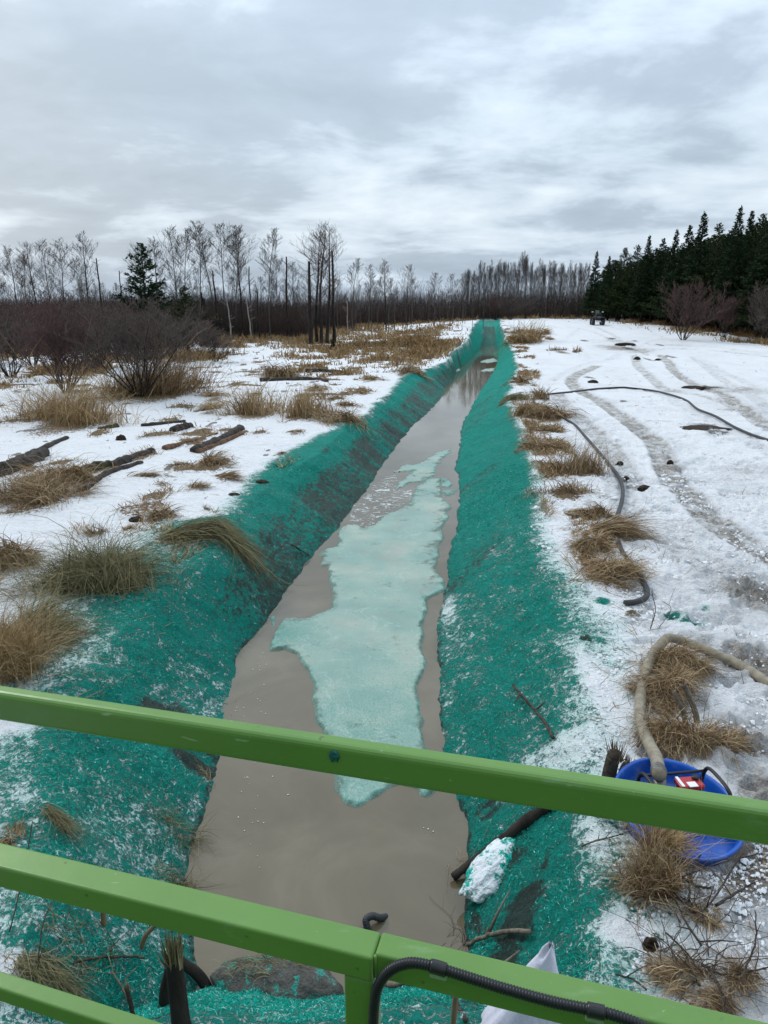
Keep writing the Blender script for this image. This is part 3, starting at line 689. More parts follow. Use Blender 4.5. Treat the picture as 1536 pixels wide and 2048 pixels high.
def ice_sheet(pts, label, step, thick=0.016, rag=0.03, rimside=0.0, mat='ice', name='ice_sheet', tealx=0.0):
    P = np.array([on_plane(px, py, ZW)[:2] for px, py in pts])
    x0, y0 = P.min(0)-.06; x1, y1 = P.max(0)+.06
    xs = np.arange(x0, x1+step, step); ys = [y0]
    while ys[-1] < y1: ys.append(ys[-1]+step*max(1, ys[-1]/7.0))
    ys = np.array(ys); Xg, Yg = np.meshgrid(xs, ys); X = Xg.ravel(); Y = Yg.ravel()
    s = poly_sd(X, Y, P) + rag*fbm(X*9, Y*7, 4, 201, .6)*np.clip(Y/8, .6, 2)
    hgt = np.clip(s*0.9, -0.02, thick)
    rim = np.exp(-((s-.035)/.03)**2)
    z = ZW + 0.002 + hgt + 0.002*fbm(X*2, Y*2, 3, 203) + rimside*rim*0.030*(0.5+.8*fbm(X*11, Y*11, 3, 204))
    keep = (s > -step*2.2)
    i = np.arange(len(X)).reshape(Xg.shape)
    Q = np.stack([i[:-1, :-1], i[:-1, 1:], i[1:, 1:], i[1:, :-1]], -1).reshape(-1, 4)
    Q = Q[keep[Q].all(1)]
    used = np.unique(Q); mp = -np.ones(len(X), int); mp[used] = np.arange(len(used))
    o = mesh_np(name, np.stack([X, Y, z], 1)[used], mp[Q], M[mat], smooth=True)
    e = np.exp(-np.clip(s, 0, 9)/np.where(X > .45, .11, .05))
    a = o.data.attributes.new('edge', 'FLOAT', 'POINT'); a.data.foreach_set('value', e[used].astype(np.float32))
    left = np.array(on_plane(560, 1270, ZW)[:2]); tl = np.exp(-((X-left[0])/.45)**2-((Y-left[1])/.7)**2)
    tt = 0.55*ss(8.5, 6.0, Y)*ss(3.8, 4.4, Y) + tl + 0.3*fbm(X*1.2, Y*.8, 3, 205)+tealx
    a = o.data.attributes.new('teal', 'FLOAT', 'POINT'); a.data.foreach_set('value', tt[used].astype(np.float32))
    return link_props(o, label, 'ice sheet' if mat == 'ice' else 'slush', None, None)
MAIN = zB([(120,410),(160,330),(165,290),(215,205),(370,195),(480,155),(540,130),(555,60)]) + \
  zA([(553,1130),(548,1040),(525,970),(520,910),(470,910),(490,850),(460,835),(500,800),(590,780),(600,720),(590,690),(640,640),(720,640),(760,665),(830,635),(900,570),(990,540),(1060,505),(1090,440),(1110,390),(1140,360),(1200,328),(1270,332),(1280,440),(1290,480),(1330,500),(1350,520),(1310,540),(1320,590),(1275,680),(1295,720),(1260,770),(1255,860),(1235,930),(1260,975),(1305,1010),(1300,1075),(1210,1120),(1180,1150)]) + \
  zB([(1185,100),(1190,150),(1150,230),(1160,300),(1140,400),(1185,500),(1150,560),(1110,640),(1130,730),(1130,850),(1160,860),(1145,920),(1165,1030),(1190,1180),(1240,1340),(1180,1380),(1135,1375),(1120,1325),(1000,1295),(900,1340),(800,1400),(720,1455),(640,1430),(570,1330),(570,1240),(545,1050),(490,930),(440,880),(430,760),(415,690),(430,630),(380,530),(340,480),(320,430),(230,395)])
ice_sheet(MAIN, 'large pale green sheet of dusted ice along the middle of the ditch', 0.02, rimside=1.0)
ice_sheet(zA([(1330,130),(1345,150),(1300,180),(1230,270),(1245,300),(1200,318),(1150,352),(1080,352),(970,400),(1000,350),(1090,270),(960,285),(1030,230),(1100,235),(1160,210),(1250,150)]), 'slanting torn ice strip above the top of the big sheet', 0.03, rag=.04, tealx=-.1)
ice_sheet(zA([(1275,320),(1320,325),(1355,370),(1330,385),(1280,380)]), 'small teal ice scrap off the upper right corner of the big sheet', 0.025, rag=.02, tealx=1)
ice_sheet(zA([(1280,405),(1395,395),(1345,440),(1290,442)]), 'teal ice tongue jutting from the right bank near the sheet top', 0.025, rag=.02, tealx=1)
ice_sheet(zC([(760,365),(800,345),(870,330),(905,345),(900,360),(830,372)]), 'farther of two pale ice floes in the distant dark reflection', 0.08, rag=.05)
ice_sheet(zC([(770,430),(800,415),(880,405),(885,430),(800,440)]), 'nearer of two pale ice floes in the distant dark reflection', 0.07, rag=.05)
ice_sheet(zC([(500,420),(560,408),(620,412),(618,428),(560,445),(520,440)]), 'frosty ice floe against the left bank beyond the kink', 0.07, rag=.08)
o = ice_sheet(zA([(800,380),(960,290),(1000,350),(965,400),(1090,400),(1060,500),(930,560),(900,590),(830,640),(740,665),(700,630),(660,600),(690,500),(780,440)]), 'broken white slush between the big sheet and the left bank', 0.03, thick=.004, mat='slush', name='slush'); o['kind'] = 'stuff'; del o['category']
o = ice_sheet(zB([(120,180),(170,170),(165,220),(155,250),(140,200)]), 'white curl of thin ice by the left bank', 0.01, thick=.006, mat='ice', name='ice_scrap', rag=.02); o['category'] = 'ice scrap'
def foam():
    S = []
    for cx, cy, rx, ry, n in [(520,1330,18,14,9),(510,1400,22,30,14),(500,1600,30,60,10),(490,1560,10,40,8),(520,1640,10,10,4),(860,1660,20,10,4)]:
        for _ in range(n):
            p = on_plane(cx+rng.normal()*rx, cy+rng.normal()*ry, ZW+.003); r = rng.uniform(.002, .006); a = rng.uniform(0, 6)
            k = [(p[0]+r*math.cos(a+j*1.257)*rng.uniform(.6, 1.5), p[1]+r*math.sin(a+j*1.257)*rng.uniform(.6, 1.5), ZW+.003+.001*(j % 2)) for j in range(5)]
            S.append(k)
    bm = bmesh.new()
    for k in S:
        bm.faces.new([bm.verts.new(v) for v in k])
    g = bmesh.ops.extrude_face_region(bm, geom=bm.faces[:]); bmesh.ops.translate(bm, vec=(0, 0, .003), verts=[v for v in g['geom'] if isinstance(v, bmesh.types.BMVert)])
    o = bm_obj('foam', bm, M['white']); link_props(o, 'specks of white foam on the brown water', None, None, 'stuff')
foam()

# ------------------------------------------------------------------ grass
def blades(C, W, D, Ht, n, style, bw, seed, lean=None):
    r = np.random.default_rng(seed); k = 6
    K = max(4, min(16, n//70)); ca = r.uniform(0, 6.28, K); cq = np.sqrt(r.uniform(0, 1, K))
    cx = cq*np.cos(ca)*W*.36; cy = cq*np.sin(ca)*D*.36; cs = r.uniform(.05, .15, K); clen = r.uniform(.55, 1.2, K); cdir = ca+r.normal(0, .9, K)
    wind = r.uniform(0, 6.28); cdir = np.where(r.uniform(0, 1, K) < .6, wind+r.normal(0, .5, K), cdir); cel = r.normal(0, .18, K)
    pr = r.uniform(.4, 1.6, K); m = r.choice(K, n, p=pr/pr.sum())
    bx = cx[m]+r.normal(0, 1, n)*cs[m]*W*1.15; by = cy[m]+r.normal(0, 1, n)*cs[m]*D
    q = np.clip(np.hypot(bx/(W*.5), by/(D*.5)), 0, 1.3)
    L = Ht*r.uniform(.4, 1.3, n)*clen[m]; stray = r.uniform(0, 1, n) < .08; L = np.where(stray, L*1.5, L)
    out = cdir[m]+r.normal(0, .55, n); out = np.where(stray, r.uniform(0, 6.28, n), out)
    if style == 'mound': el = r.uniform(.05, 1.0, n)+cel[m]; dr = r.uniform(.6, 2.2, n); L = np.minimum(L*1.5, W*r.uniform(.35, .85, n))
    elif style == 'up': el = r.uniform(.75, 1.5, n)+cel[m]*.6; dr = r.uniform(.1, 1.5, n); L = L*1.15
    elif style == 'comb': el = r.uniform(.05, .6, n); dr = r.uniform(.3, 1.1, n); out = (lean if lean is not None else -.5)+r.normal(0, .30, n)+cel[m]; L = L*1.6
    else: el = r.uniform(.2, 1.0, n); dr = r.uniform(.2, 1.1, n); L = L*1.2
    tw = r.normal(0, .28, n); fl = r.uniform(0, 1, n) < (.22 if style == 'mound' else .10)
    el = np.where(fl, r.uniform(0, .15, n), el); L = np.where(fl, L*.8, L)
    X = bx.copy(); Y = by.copy(); Z = np.zeros(n)
    if style in ('mound', 'comb'): Z += Ht*.40*np.clip(1-q**2, 0, 1)*r.uniform(0, 1, n)*clen[m]
    P = [np.stack([X, Y, Z], 1)]
    for j in range(k-1):
        e = el - dr*(j/(k-2))**1.3; o_ = out+tw*j
        X = X + L/(k-1)*np.cos(e)*np.cos(o_); Y = Y + L/(k-1)*np.cos(e)*np.sin(o_)
        Z = np.maximum(Z + L/(k-1)*np.sin(e), 0.006+.03*r.uniform(0, 1, n)*np.clip(1.1-q, 0, 1))
        P.append(np.stack([X, Y, Z], 1))
    P = np.stack(P, 1)
    side = np.stack([-np.sin(out+.6), np.cos(out+.6), r.normal(0, .5, n)], 1)
    wd = bw*r.uniform(.5, 1.4, n)[:, None]*np.array([1, .95, .85, .65, .4, .1])[None, :]
    A = P - side[:, None, :]*wd[:, :, None]; B = P + side[:, None, :]*wd[:, :, None]
    V = np.stack([A, B], 2).reshape(-1, 3)
    b = (np.arange(n)*2*k)[:, None, None]; j = (np.arange(k-1)*2)[None, :, None]
    Q = (b+j+np.array([0, 1, 3, 2])[None, None, :]).reshape(-1, 4)
    return V, Q
def place_on_ground(V, C, amt=1.0):
    g = terrain(V[:, 0]+C[0], V[:, 1]+C[1]); V = V.copy(); V[:, 2] += np.maximum(g-C[2], ZW-C[2])*amt; return V
for i, (px, py, w, h, st, mt, n, lab) in enumerate(TUFTS):
    C = gp(px, py - w*0.10); s = px2m(C); W = w*s*1.28; Ht = h*s*1.05
    D = W*0.75 if C[1] < 14 else W*.9
    bw = max(0.0018, s*0.50)*(1.0 if st != 'out' else .8)
    lean = -0.45 if py > 1000 else -.2
    if px > 1150 and py > 1700: lean = 2.6
    V, Q = blades(C, W, D, Ht, int(n*(1.35 if st in ('mound', 'comb') else 1.1)), st, bw, 300+i, lean)
    V = place_on_ground(V, C)
    o = mesh_np('grass_tuft', V, Q, M[mt]); o.location = C
    link_props(o, lab, 'grass tuft')
def field_grass():
    VV = []; QQ = []; off = 0; r = np.random.default_rng(5); n = 60000
    # scattered over the brown parts of the field, denser where it was left unmown
    pick = []
    wts = np.array([a[2]*a[3]*a[4] for a in FIELD]); wts = wts/wts.sum()
    xs = []; ys = []
    for (a, b, c, d, s), wq in zip(FIELD, wts):
        m = int(n*wq); x0, y0 = on_base(a, b); x1, _ = on_base(a+c, b); _, y1 = on_base(a, b+d)
        xs.append(x0+r.normal(0, .62, m)*abs(x1-x0)); ys.append(y0+r.normal(0, .62, m)*abs(y1-y0))
    m = 12000; xs.append(r.uniform(-55, 0, m)); ys.append(r.uniform(57, 76, m))
    m = 9000; xs.append(r.uniform(-10, 60, m)); ys.append(r.uniform(84, 92, m))
    nf = sum(len(a) for a in xs)
    m = 90000; yy = 8*np.exp(r.uniform(0, 1, m)*math.log(56/8)); xs.append(r.uniform(-.66, 0, m)*yy); ys.append(yy)
    m = 26000; yy = 8.5*np.exp(r.uniform(0, 1, m)*math.log(62/8.5)); xs.append(edges(yy)[3]+.1+r.uniform(0, 1.0, m)); ys.append(yy)
    xs = np.concatenate(xs); ys = np.concatenate(ys); flat = np.arange(len(xs)) >= nf
    xl, xr, xL, xR, far = edges(ys); cl = fbm(xs*.7, ys*.7, 4, 61)
    sp = fbm(xs*1.5, ys*1.0, 4, 71); rs = fbm(xs*1.2, ys*.8, 3, 74)
    ok = np.where(flat, np.where(xs < xl, (xs < xL-.2) & (sp > .24), (xs > xR+.05) & (rs > .10)), ((xs < xL-.1) | (xs > xR+.2)) & (cl > -.08))
    xs = xs[ok]; ys = ys[ok]; cl = cl[ok]; flat = flat[ok]; n = len(xs)
    z = terrain(xs, ys)
    L = r.uniform(.25, .75, n)*(0.55+1.1*np.clip(cl, -.1, .6)); L = np.where(flat, r.uniform(.10, .34, n), L); a = r.uniform(0, 6.28, n); el = np.where(flat, r.uniform(.05, .9, n), r.uniform(.5, 1.5, n))
    bw = (np.where(flat, .0012, .008)+.00042*ys)*r.uniform(.6, 1.3, n)
    P0 = np.stack([xs, ys, z-.02], 1)
    d1 = np.stack([np.cos(el)*np.cos(a), np.cos(el)*np.sin(a), np.sin(el)], 1)
    e2 = el-r.uniform(.3, 1.3, n); e2 = np.where(flat, np.maximum(e2, -.25), e2); d2 = np.stack([np.cos(e2)*np.cos(a), np.cos(e2)*np.sin(a), np.sin(e2)], 1)
    P1 = P0+d1*(L*.55)[:, None]; P2 = P1+d2*(L*.45)[:, None]
    sdv = np.stack([np.ones(n), r.normal(0, .4, n), np.zeros(n)], 1)*bw[:, None]
    V = np.stack([P0-sdv, P0+sdv, P1-sdv*.8, P1+sdv*.8, P2-sdv*.2, P2+sdv*.2], 1).reshape(-1, 3)
    b = (np.arange(n)*6)[:, None]; Q = np.concatenate([b+np.array([[0, 1, 3, 2]]), b+np.array([[2, 3, 5, 4]])])
    o = mesh_np('field_grass', V, Q, M['field']); link_props(o, 'dry uncut field grass in brown bands beyond the snow', None, None, 'stuff')
field_grass()
def stubble():
    r = np.random.default_rng(15); n = 5200
    px = r.uniform(-40, 1536, n); py = 700+r.uniform(0, 1, n)**.8*1330
    keep = ((px < 620-(py-850)*.75) & (py < 1420)) | (px > 1190+(py < 1000)*(-150)+(py > 1500)*80)
    px = px[keep]; py = py[keep]; P = np.array([on_base(a, b) for a, b in zip(px, py)]); z = terrain(P[:, 0], P[:, 1])
    cl = fbm(P[:, 0]*1.1, P[:, 1]*1.1, 3, 171); k = cl > .12
    P = P[k]; z = z[k]; n = len(z)
    L = r.uniform(.04, .22, n); a = r.uniform(0, 6.28, n); el = r.uniform(-.05, 1.2, n)*r.uniform(0, 1, n)
    A = np.stack([P[:, 0], P[:, 1], z+.005], 1); B = A+np.stack([np.cos(el)*np.cos(a), np.cos(el)*np.sin(a), np.sin(el)], 1)*L[:, None]
    rr = r.uniform(.0012, .003, n)+.00022*P[:, 1]
    V, Q = segs_np(np.concatenate([A, B, rr[:, None], rr[:, None]*.4], 1))
    o = mesh_np('plant_litter', V, Q, M['brown']); link_props(o, 'thin dead stalks and bits of litter scattered on the snow', None, None, 'stuff')
stubble()

def fibres():
    r = np.random.default_rng(25); n = 330000
    Y = 2.7*np.exp(r.uniform(0, 1, n)*math.log(15/2.7)); X = r.uniform(-.62, .42, n)*(Y+.8)
    z, t, tl, tr, far, xL, xR = terrain(X, Y, True); gl = ci(GL, Y); gr = ci(GR, Y)
    g, mud, _, _, _ = cover(X, Y, t, tl, tr); cl = fbm(X*5, Y*5, 4, 181)
    k = (g+cl*.6-mud*.75 > r.uniform(.25, 1.15, n)) & (z > ZW+.02) & (np.hypot(X-TUBXY[0], Y-TUBXY[1]) > .5)
    X = X[k]; Y = Y[k]; n = len(X); z = terrain(X, Y)+.012
    a = r.uniform(0, 3.14, n); L = r.uniform(.005, .017, n)*(0.7+.05*Y); w = r.uniform(.0008, .0019, n)*(0.6+.09*Y)
    D = np.stack([np.cos(a), np.sin(a), r.normal(0, .45, n)], 1)*L[:, None]; sdv = np.stack([-np.sin(a), np.cos(a), r.normal(0, .6, n)], 1)*w[:, None]
    C0 = np.stack([X, Y, z], 1); up = np.array([0, 0, 1.0])*(L*.25)[:, None]
    V = np.stack([C0-D-sdv, C0-D+sdv, C0+up+sdv, C0+up-sdv, C0+D+sdv*.5, C0+D-sdv*.5], 1).reshape(-1, 3)
    b = (np.arange(n)*6)[:, None]; Q = np.concatenate([b+np.array([[0, 1, 2, 3]]), b+np.array([[3, 2, 4, 5]])])
    nt = NT('mulch_fibre'); rr = nt.rand()
    m = nt.done(nt.ramp(rr, [(0, (0.002, 0.13, 0.10)), (.4, (0.003, 0.27, 0.205)), (.75, (0.006, 0.38, 0.29)), (.92, (0.03, 0.47, 0.36)), (.95, (0.25, 0.64, 0.55)), (1, (0.6, 0.80, 0.76))]), .9, None, .15)
    o = mesh_np('mulch_fibres', V, Q, m); link_props(o, 'loose teal and whitish mulch fibres over both near banks', None, None, 'stuff')
TUBXY = on_plane(1355, 1607, .136)[:2]
fibres()
def crumbs():
    r = np.random.default_rng(26); n = 15000
    Y = 2.8*np.exp(r.uniform(0, 1, n)*math.log(14/2.8)); gr = ci(GR, Y); X = gr-.15+r.uniform(0, 1, n)**.8*(.62*(Y+.8)-gr)
    cl = fbm(X*1.4, Y*1.4, 3, 191); k = (cl > r.uniform(-.3, .4, n)) & (np.hypot(X-TUBXY[0], Y-TUBXY[1]) > .46) & (X > gr-.2); X = X[k]; Y = Y[k]; n = len(X); z = terrain(X, Y)
    B = np.array([[1, 0, 0], [0, 1, 0], [-1, 0, 0], [0, -1, 0], [0, 0, 1], [.7, .7, .6], [-.7, .6, .55]]); sz = r.uniform(.004, .016, n)*(0.6+.07*Y)*np.where(r.uniform(0, 1, n) < .06, 2.0, 1)
    V = (B[None]*r.uniform(.6, 1.3, (n, 7, 3)))*sz[:, None, None]+np.stack([X, Y, z+.002], 1)[:, None, :]
    F_ = np.array([[0, 1, 5, 5], [0, 5, 4, 4], [5, 1, 4, 4], [1, 2, 6, 6], [1, 6, 4, 4], [6, 2, 4, 4], [2, 3, 4, 4], [3, 0, 4, 4]])[:, :3]
    Q = (np.arange(n)*7)[:, None, None]+F_[None]; nt = NT('snow_crumb'); m = nt.done(nt.ramp(nt.rand(), [(0, (0.45, 0.43, 0.40)), (.25, (0.72, 0.74, 0.77)), (1, (0.84, 0.86, 0.90))]), .85, None, .2)
    o = mesh_np('snow_crumbs', V.reshape(-1, 3), Q.reshape(-1, 3), m, smooth=True); link_props(o, 'small crumbs of kicked up snow on the trodden ground', None, None, 'stuff')
crumbs()

# ------------------------------------------------------------------ logs, clods, sticks
def ground_line(pl, lift=0.0, n=10):
    P = [gp(*p)+np.array([0, 0, lift]) for p in pl]; return spline(P, n)
def log(pl, r0, r1, mat, label, name='fallen_log', sink=.36, cat='log', seed=0):
    P = ground_line(pl, 0, 14); n = len(P); rr = np.linspace(r0, r1, n)
    P[:, 2] += rr*(1-2*sink)
    x = np.arange(n); rr = rr*(1+.16*vn(x*.7, x*0+seed, 3)); rr[0] *= .8; rr[-1] *= .7
    V, Q = tube_np(P, rr, 14)
    nz = 1+.34*fbm(V[:, 0]*5+V[:, 2]*9, V[:, 1]*5, 4, 50+seed, .6)
    c = np.repeat(P, 14, 0); V[:len(c)] = c+(V[:len(c)]-c)*nz[:len(c), None]
    o = np_obj(name, [(V, Q)], M[mat]); return link_props(o, label, cat)
def c8(l): return [(a/2.743, 800+b/2.743) for a, b in l]
log(c8([(-60,425),(40,400),(140,360),(250,300)]), .19, .13, 'log', 'thick dark log running out of the left edge', seed=1)
log(c8([(20,385),(110,330),(220,280),(370,212)]), .10, .07, 'log', 'grey half buried log behind the thick one at the left edge', seed=2)
log(c8([(300,450),(420,420),(520,390),(600,370)]), .15, .13, 'moss', 'mossy lower length of the long log in the left snow', seed=3)
log(c8([(590,375),(680,345),(790,308),(840,285)]), .12, .09, 'log', 'black upper length of the long log in the left snow', seed=4)
log(c8([(440,510),(520,450),(610,400),(780,345)]), .10, .05, 'log', 'rotten dark log strip below the mossy log', seed=5, sink=.4)
log(c8([(1060,288),(1150,255),(1240,215),(1325,160)]), .12, .11, 'log', 'split grey log with a broken upper end', seed=6)
log(c8([(1085,292),(1190,250),(1290,205),(1335,190)]), .07, .06, 'redlog', 'thin peeled stem lying along the split log', seed=7)
log(c8([(900,272),(1000,245),(1100,220),(1195,185)]), .075, .03, 'redlog', 'reddish decayed log left of the split log', seed=8, sink=.35)
log(c8([(945,175),(1000,160),(1050,150)]), .11, .11, 'log', 'short round ended log stub above the reddish log', seed=9)
log(c8([(775,145),(880,135),(1020,122)]), .06, .06, 'log', 'thin dark log farthest back of the left logs', seed=10)
log(c8([(640,150),(600,158),(540,165)]), .09, .06, 'moss', 'stubby mossy log at the edge of the tall straw clump', seed=11)
log([(520,763),(570,761),(630,760),(655,764)], .12, .08, 'log', 'long black log lying by the earth wedge in the middle distance', seed=12)
log([(612,745),(650,744),(700,748)], .14, .10, 'log', 'black rotten log behind the earth wedge', seed=13)
o = log([(905,1762),(960,1722),(1020,1676),(1090,1624),(1125,1600)],   .034, .045, 'darkbark', 'charred black pole sloping up from the water on the right bank', 'charred_pole', 0.0, 'pole', 14)
def clod(px, py, wpx, hpx, label, mat='clod', seed=0, flat=.5, rot=0):
    C = gp(px, py); s = px2m(C); bm = bmesh.new(); bmesh.ops.create_icosphere(bm, subdivisions=4, radius=1)
    for v in bm.verts:
        c = v.co; k = 1+.30*float(fbm(np.array([c.x*1.7+seed+c.z]), np.array([c.y*1.7+c.z*1.3]), 4, 60)[0])
        v.co = Vector((c.x*k*wpx*s/2, c.y*k*wpx*s/2*.8, c.z*k*hpx*s*flat*1.2))
    o = bm_obj('earth_clod', bm, M[mat], smooth=True); o.location = C; o.rotation_euler = (0, 0, rot); return link_props(o, label, 'clod')
clod(272,1042,28,14,'black earth clod left of the small round tuft', seed=1)
clod(525,965,26,9,'dark clod on the mulch fringe at the left bank', seed=2)
clod(468,990,22,8,'dark clod in the snow just above the mulch fringe', seed=3)
clod(242,880,20,18,'upright dark lump beside the farthest left log', seed=4)
clod(1288,978,26,12,'brown lump of turf in the snow right of the hose', seed=5)
clod(1240,928,14,9,'small lump in the left wheel rut', seed=6)
clod(1341,926,14,9,'small lump in the right wheel rut', seed=7)
clod(1253,957,12,6,'small dark lump touching the black hose', seed=8)
clod(1172,1278,24,6,'black bark scrap on the snow right of the mulch', seed=9)
clod(1385,776,46,8,'low muddy turf patch far back on the snow track', seed=10)
clod(1185,766,20,10,'turf lump in the snow above the hose arc', seed=11)
clod(1300,1895,30,40,'black hole of wet earth in the snow at lower right', seed=12)
clod(1250,690,40,7,'dark turned earth beside the far wheel ruts', seed=13)
clod(1410,857,90,10,'flat dark turf patch touching the black hose', seed=14, flat=.25)
clod(1275,718,12,8,'leftmost of the small earth lumps across the far ruts', seed=15)
clod(1316,721,12,7,'rightmost of the small earth lumps across the far ruts', seed=16)
def stick(pl, r0, r1, mat, label, twigs=0, lift=.02, name='stick', ends=None, seed=0):
    P = [gp(*p)+np.array([0, 0, lift]) for p in pl]
    if ends: P = [p+np.array([0, 0, e]) for p, e in zip(P, ends)]
    P = spline(P, 8); r = random.Random(seed+77); n = len(P)
    for p in P: p += np.array([r.uniform(-1, 1), r.uniform(-1, 1), r.uniform(-.5, 1)])*r0*.5
    parts = [tube_np(P, np.linspace(r0, r1, n), 7)]
    for _ in range(twigs):
        i = r.randrange(2, n-1); d = P[i]-P[i-1]; d = d/np.linalg.norm(d)
        q = np.array([r.uniform(-1, 1), r.uniform(-1, 1), r.uniform(0, .9)]); L = r.uniform(.06, .22)
        a = P[i]; b = a+(d*.7+q)*L*.5; c = b+(d*.6+q*np.array([1, 1, .5]))*L*.5
        parts.append(tube_np([a, b, c], [r1*.7, r1*.55, r1*.25], 5))
    o = np_obj(name, parts, M[mat]); return link_props(o, label, 'stick')
stick([(1025,1375),(1055,1410),(1085,1445),(1106,1482)], .012, .014, 'stick', 'dark bare stick lying on the mulched right bank', 3, .03, seed=1)
stick([(582,1092),(600,1102),(620,1116)], .012, .008, 'stick', 'short dark stick on the lower left bank at the water', 0, .03, seed=2)
stick([(935,1902),(985,1880),(1058,1874)], .013, .016, 'greystick', 'lichen grey broken branch left of the white cloth', 2, .05, seed=3)
stick([(740,2000),(830,2003),(920,2007),(1010,2012)], .017, .015, 'greystick', 'straight grey branch lying level below the lower rail', 4, .12, seed=4)
stick([(1180,1636),(1230,1650),(1270,1680),(1295,1706)], .018, .022, 'greystick', 'forked grey branch leaning on the frayed straw sheaf', 1, .08, seed=5)
stick([(1163,1700),(1190,1690),(1245,1676)], .006, .004, 'stick', 'thorny black twig on the snow left of the frayed sheaf', 5, .03, seed=6)
stick([(1340,1790),(1400,1840),(1480,1745)], .004, .006, 'stick', 'bent twig rising right of the blue tub front', 2, .04, ends=[0, .02, .12], seed=7)
stick([(1335,1735),(1380,1775),(1420,1785)], .009, .007, 'stick', 'dark root below the blue tub', 2, .03, seed=8)
stick([(1338,1790),(1370,1860),(1400,1905)], .005, .007, 'stick', 'long thin twig running down to the flattened grass', 3, .05, seed=9)
stick([(1430,1825),(1470,1800),(1500,1785)], .009, .005, 'stick', 'brown twig pointing right from the small grass knot', 2, .05, seed=10)
stick([(1375,1815),(1378,1780),(1395,1755)], .007, .004, 'stick', 'short dark upright twig below the tub', 2, .05, ends=[0, .05, .12], seed=11)
stick([(1230,1958),(1265,1968),(1292,1990)], .004, .005, 'stick', 'curved black twig in the snow above the lower rail', 1, .03, seed=12)
stick([(1400,1945),(1450,1965),(1536,1950)], .006, .004, 'stick', 'twig reaching the right edge from the grass knot', 4, .05, seed=13)
stick([(1330,1880),(1370,1920),(1400,1960)], .005, .004, 'stick', 'thin twig left of the star shaped knot', 4, .05, seed=14)
stick([(1420,1960),(1440,2000),(1450,2040)], .008, .005, 'stick', 'twig pointing down in the lower right snow', 4, .05, seed=15)
stick([(1395,1990),(1380,1960),(1370,1930)], .006, .004, 'stick', 'knobbly twig in the flattened grass', 4, .06, seed=16)
stick([(1470,1990),(1500,1940),(1496,1900)], .006, .003, 'stick', 'arched twig standing from the star shaped knot', 3, .06, ends=[0, .1, .2], seed=17)
stick([(1300,1265),(1308,1240),(1299,1215)], .006, .004, 'stick', 'little bare twig sticking up above the kinked hose', 4, .04, ends=[0, .08, .16], seed=18)
stick([(1318,1262),(1340,1235),(1320,1225)], .004, .003, 'stick', 'curled twig right of the little bare twig', 3, .04, ends=[0, .06, .1], seed=19)
stick([(20,1870),(55,1800),(80,1730)], .004, .003, 'stick', 'thin slanting stem at the lower left', 0, .02, ends=[0, .15, .3], seed=20)
stick([(75,1960),(100,1880),(165,1830)], .004, .003, 'stick', 'thin long stem right of the slanting one', 1, .02, ends=[0, .15, .3], seed=21)
stick([(150,1935),(220,1925),(290,1925)], .008, .006, 'stick', 'dark twig across the flattened grass at lower left', 3, .04, seed=22)
stick([(225,1955),(245,1985),(258,2015)], .005, .006, 'greystick', 'reddish stick leaning left of the frayed stump', 1, .04, seed=23)
stick([(930,2048),(905,2010),(895,1985)], .012, .009, 'stick', 'dark peg like stick under the lower rail', 0, .02, ends=[0, .06, .14], seed=24)
stick([(1275,1500),(1290,1465),(1297,1440)], .010, .008, 'greystick', 'grey stem end left of the broken straw heap', 2, .03, ends=[0, .05, .12], seed=25)
def twig_tangle(px, py, wpx, n, label, mat='twig', up=.5, L=.35, seed=0):
    C = gp(px, py); s = px2m(C); W = wpx*s; r = random.Random(seed); S = []
    for _ in range(n):
        p = np.array([r.gauss(0, .3)*W, r.gauss(0, .2)*W, 0.0]); a = r.uniform(0, 6.28); e = r.uniform(0, 1.2)*up
        rad = r.uniform(.0018, .005); l = L*r.uniform(.4, 1.2)/5
        for j in range(5):
            q = p+np.array([math.cos(e)*math.cos(a), math.cos(e)*math.sin(a), math.sin(e)])*l
            q[2] = max(q[2], .01); S.append([*p, *q, rad, rad*.8]); rad *= .8
            if r.random() < .4:
                b = a+r.choice((-1, 1))*.8; t = q+np.array([math.cos(b), math.sin(b), r.uniform(0, .8)])*l*.8; S.append([*q, *t, rad*.7, rad*.3])
            p = q; a += r.gauss(0, .35); e += r.gauss(0, .25)
    V, Q = segs_np(S, 4); V = place_on_ground(V, C); o = mesh_np('twig_tangle', V, Q, M[mat]); o.location = C
    return link_props(o, label, 'twigs')
twig_tangle(930, 1885, 80, 14, 'tangle of black twigs at the water edge behind the lower rail', seed=1, up=.9)
twig_tangle(805, 1975, 60, 12, 'black twigs beside the post under the lower rail', seed=2, up=.9)
twig_tangle(1400, 1960, 180, 60, 'wide tangle of brown twigs over snow at the lower right', 'twig', .5, .4, seed=3)
twig_tangle(1395, 1820, 90, 22, 'twigs scattered below the blue tub', 'twig', .7, .3, seed=4)
twig_tangle(1270, 1770, 60, 18, 'dark twigs on the left of the matted bunch', 'twig', .5, .25, seed=5)
twig_tangle(1350, 1440, 110, 34, 'loose brown stalks over the heap above the tub', 'splinter', .9, .3, seed=6)
twig_tangle(170, 1900, 150, 26, 'fine stems standing from the mulch at lower left', 'green_straw', 1.0, .35, seed=7)
twig_tangle(960, 1720, 90, 16, 'hair thin stalks on the muddy slip of the right bank', 'straw', .5, .25, seed=8)

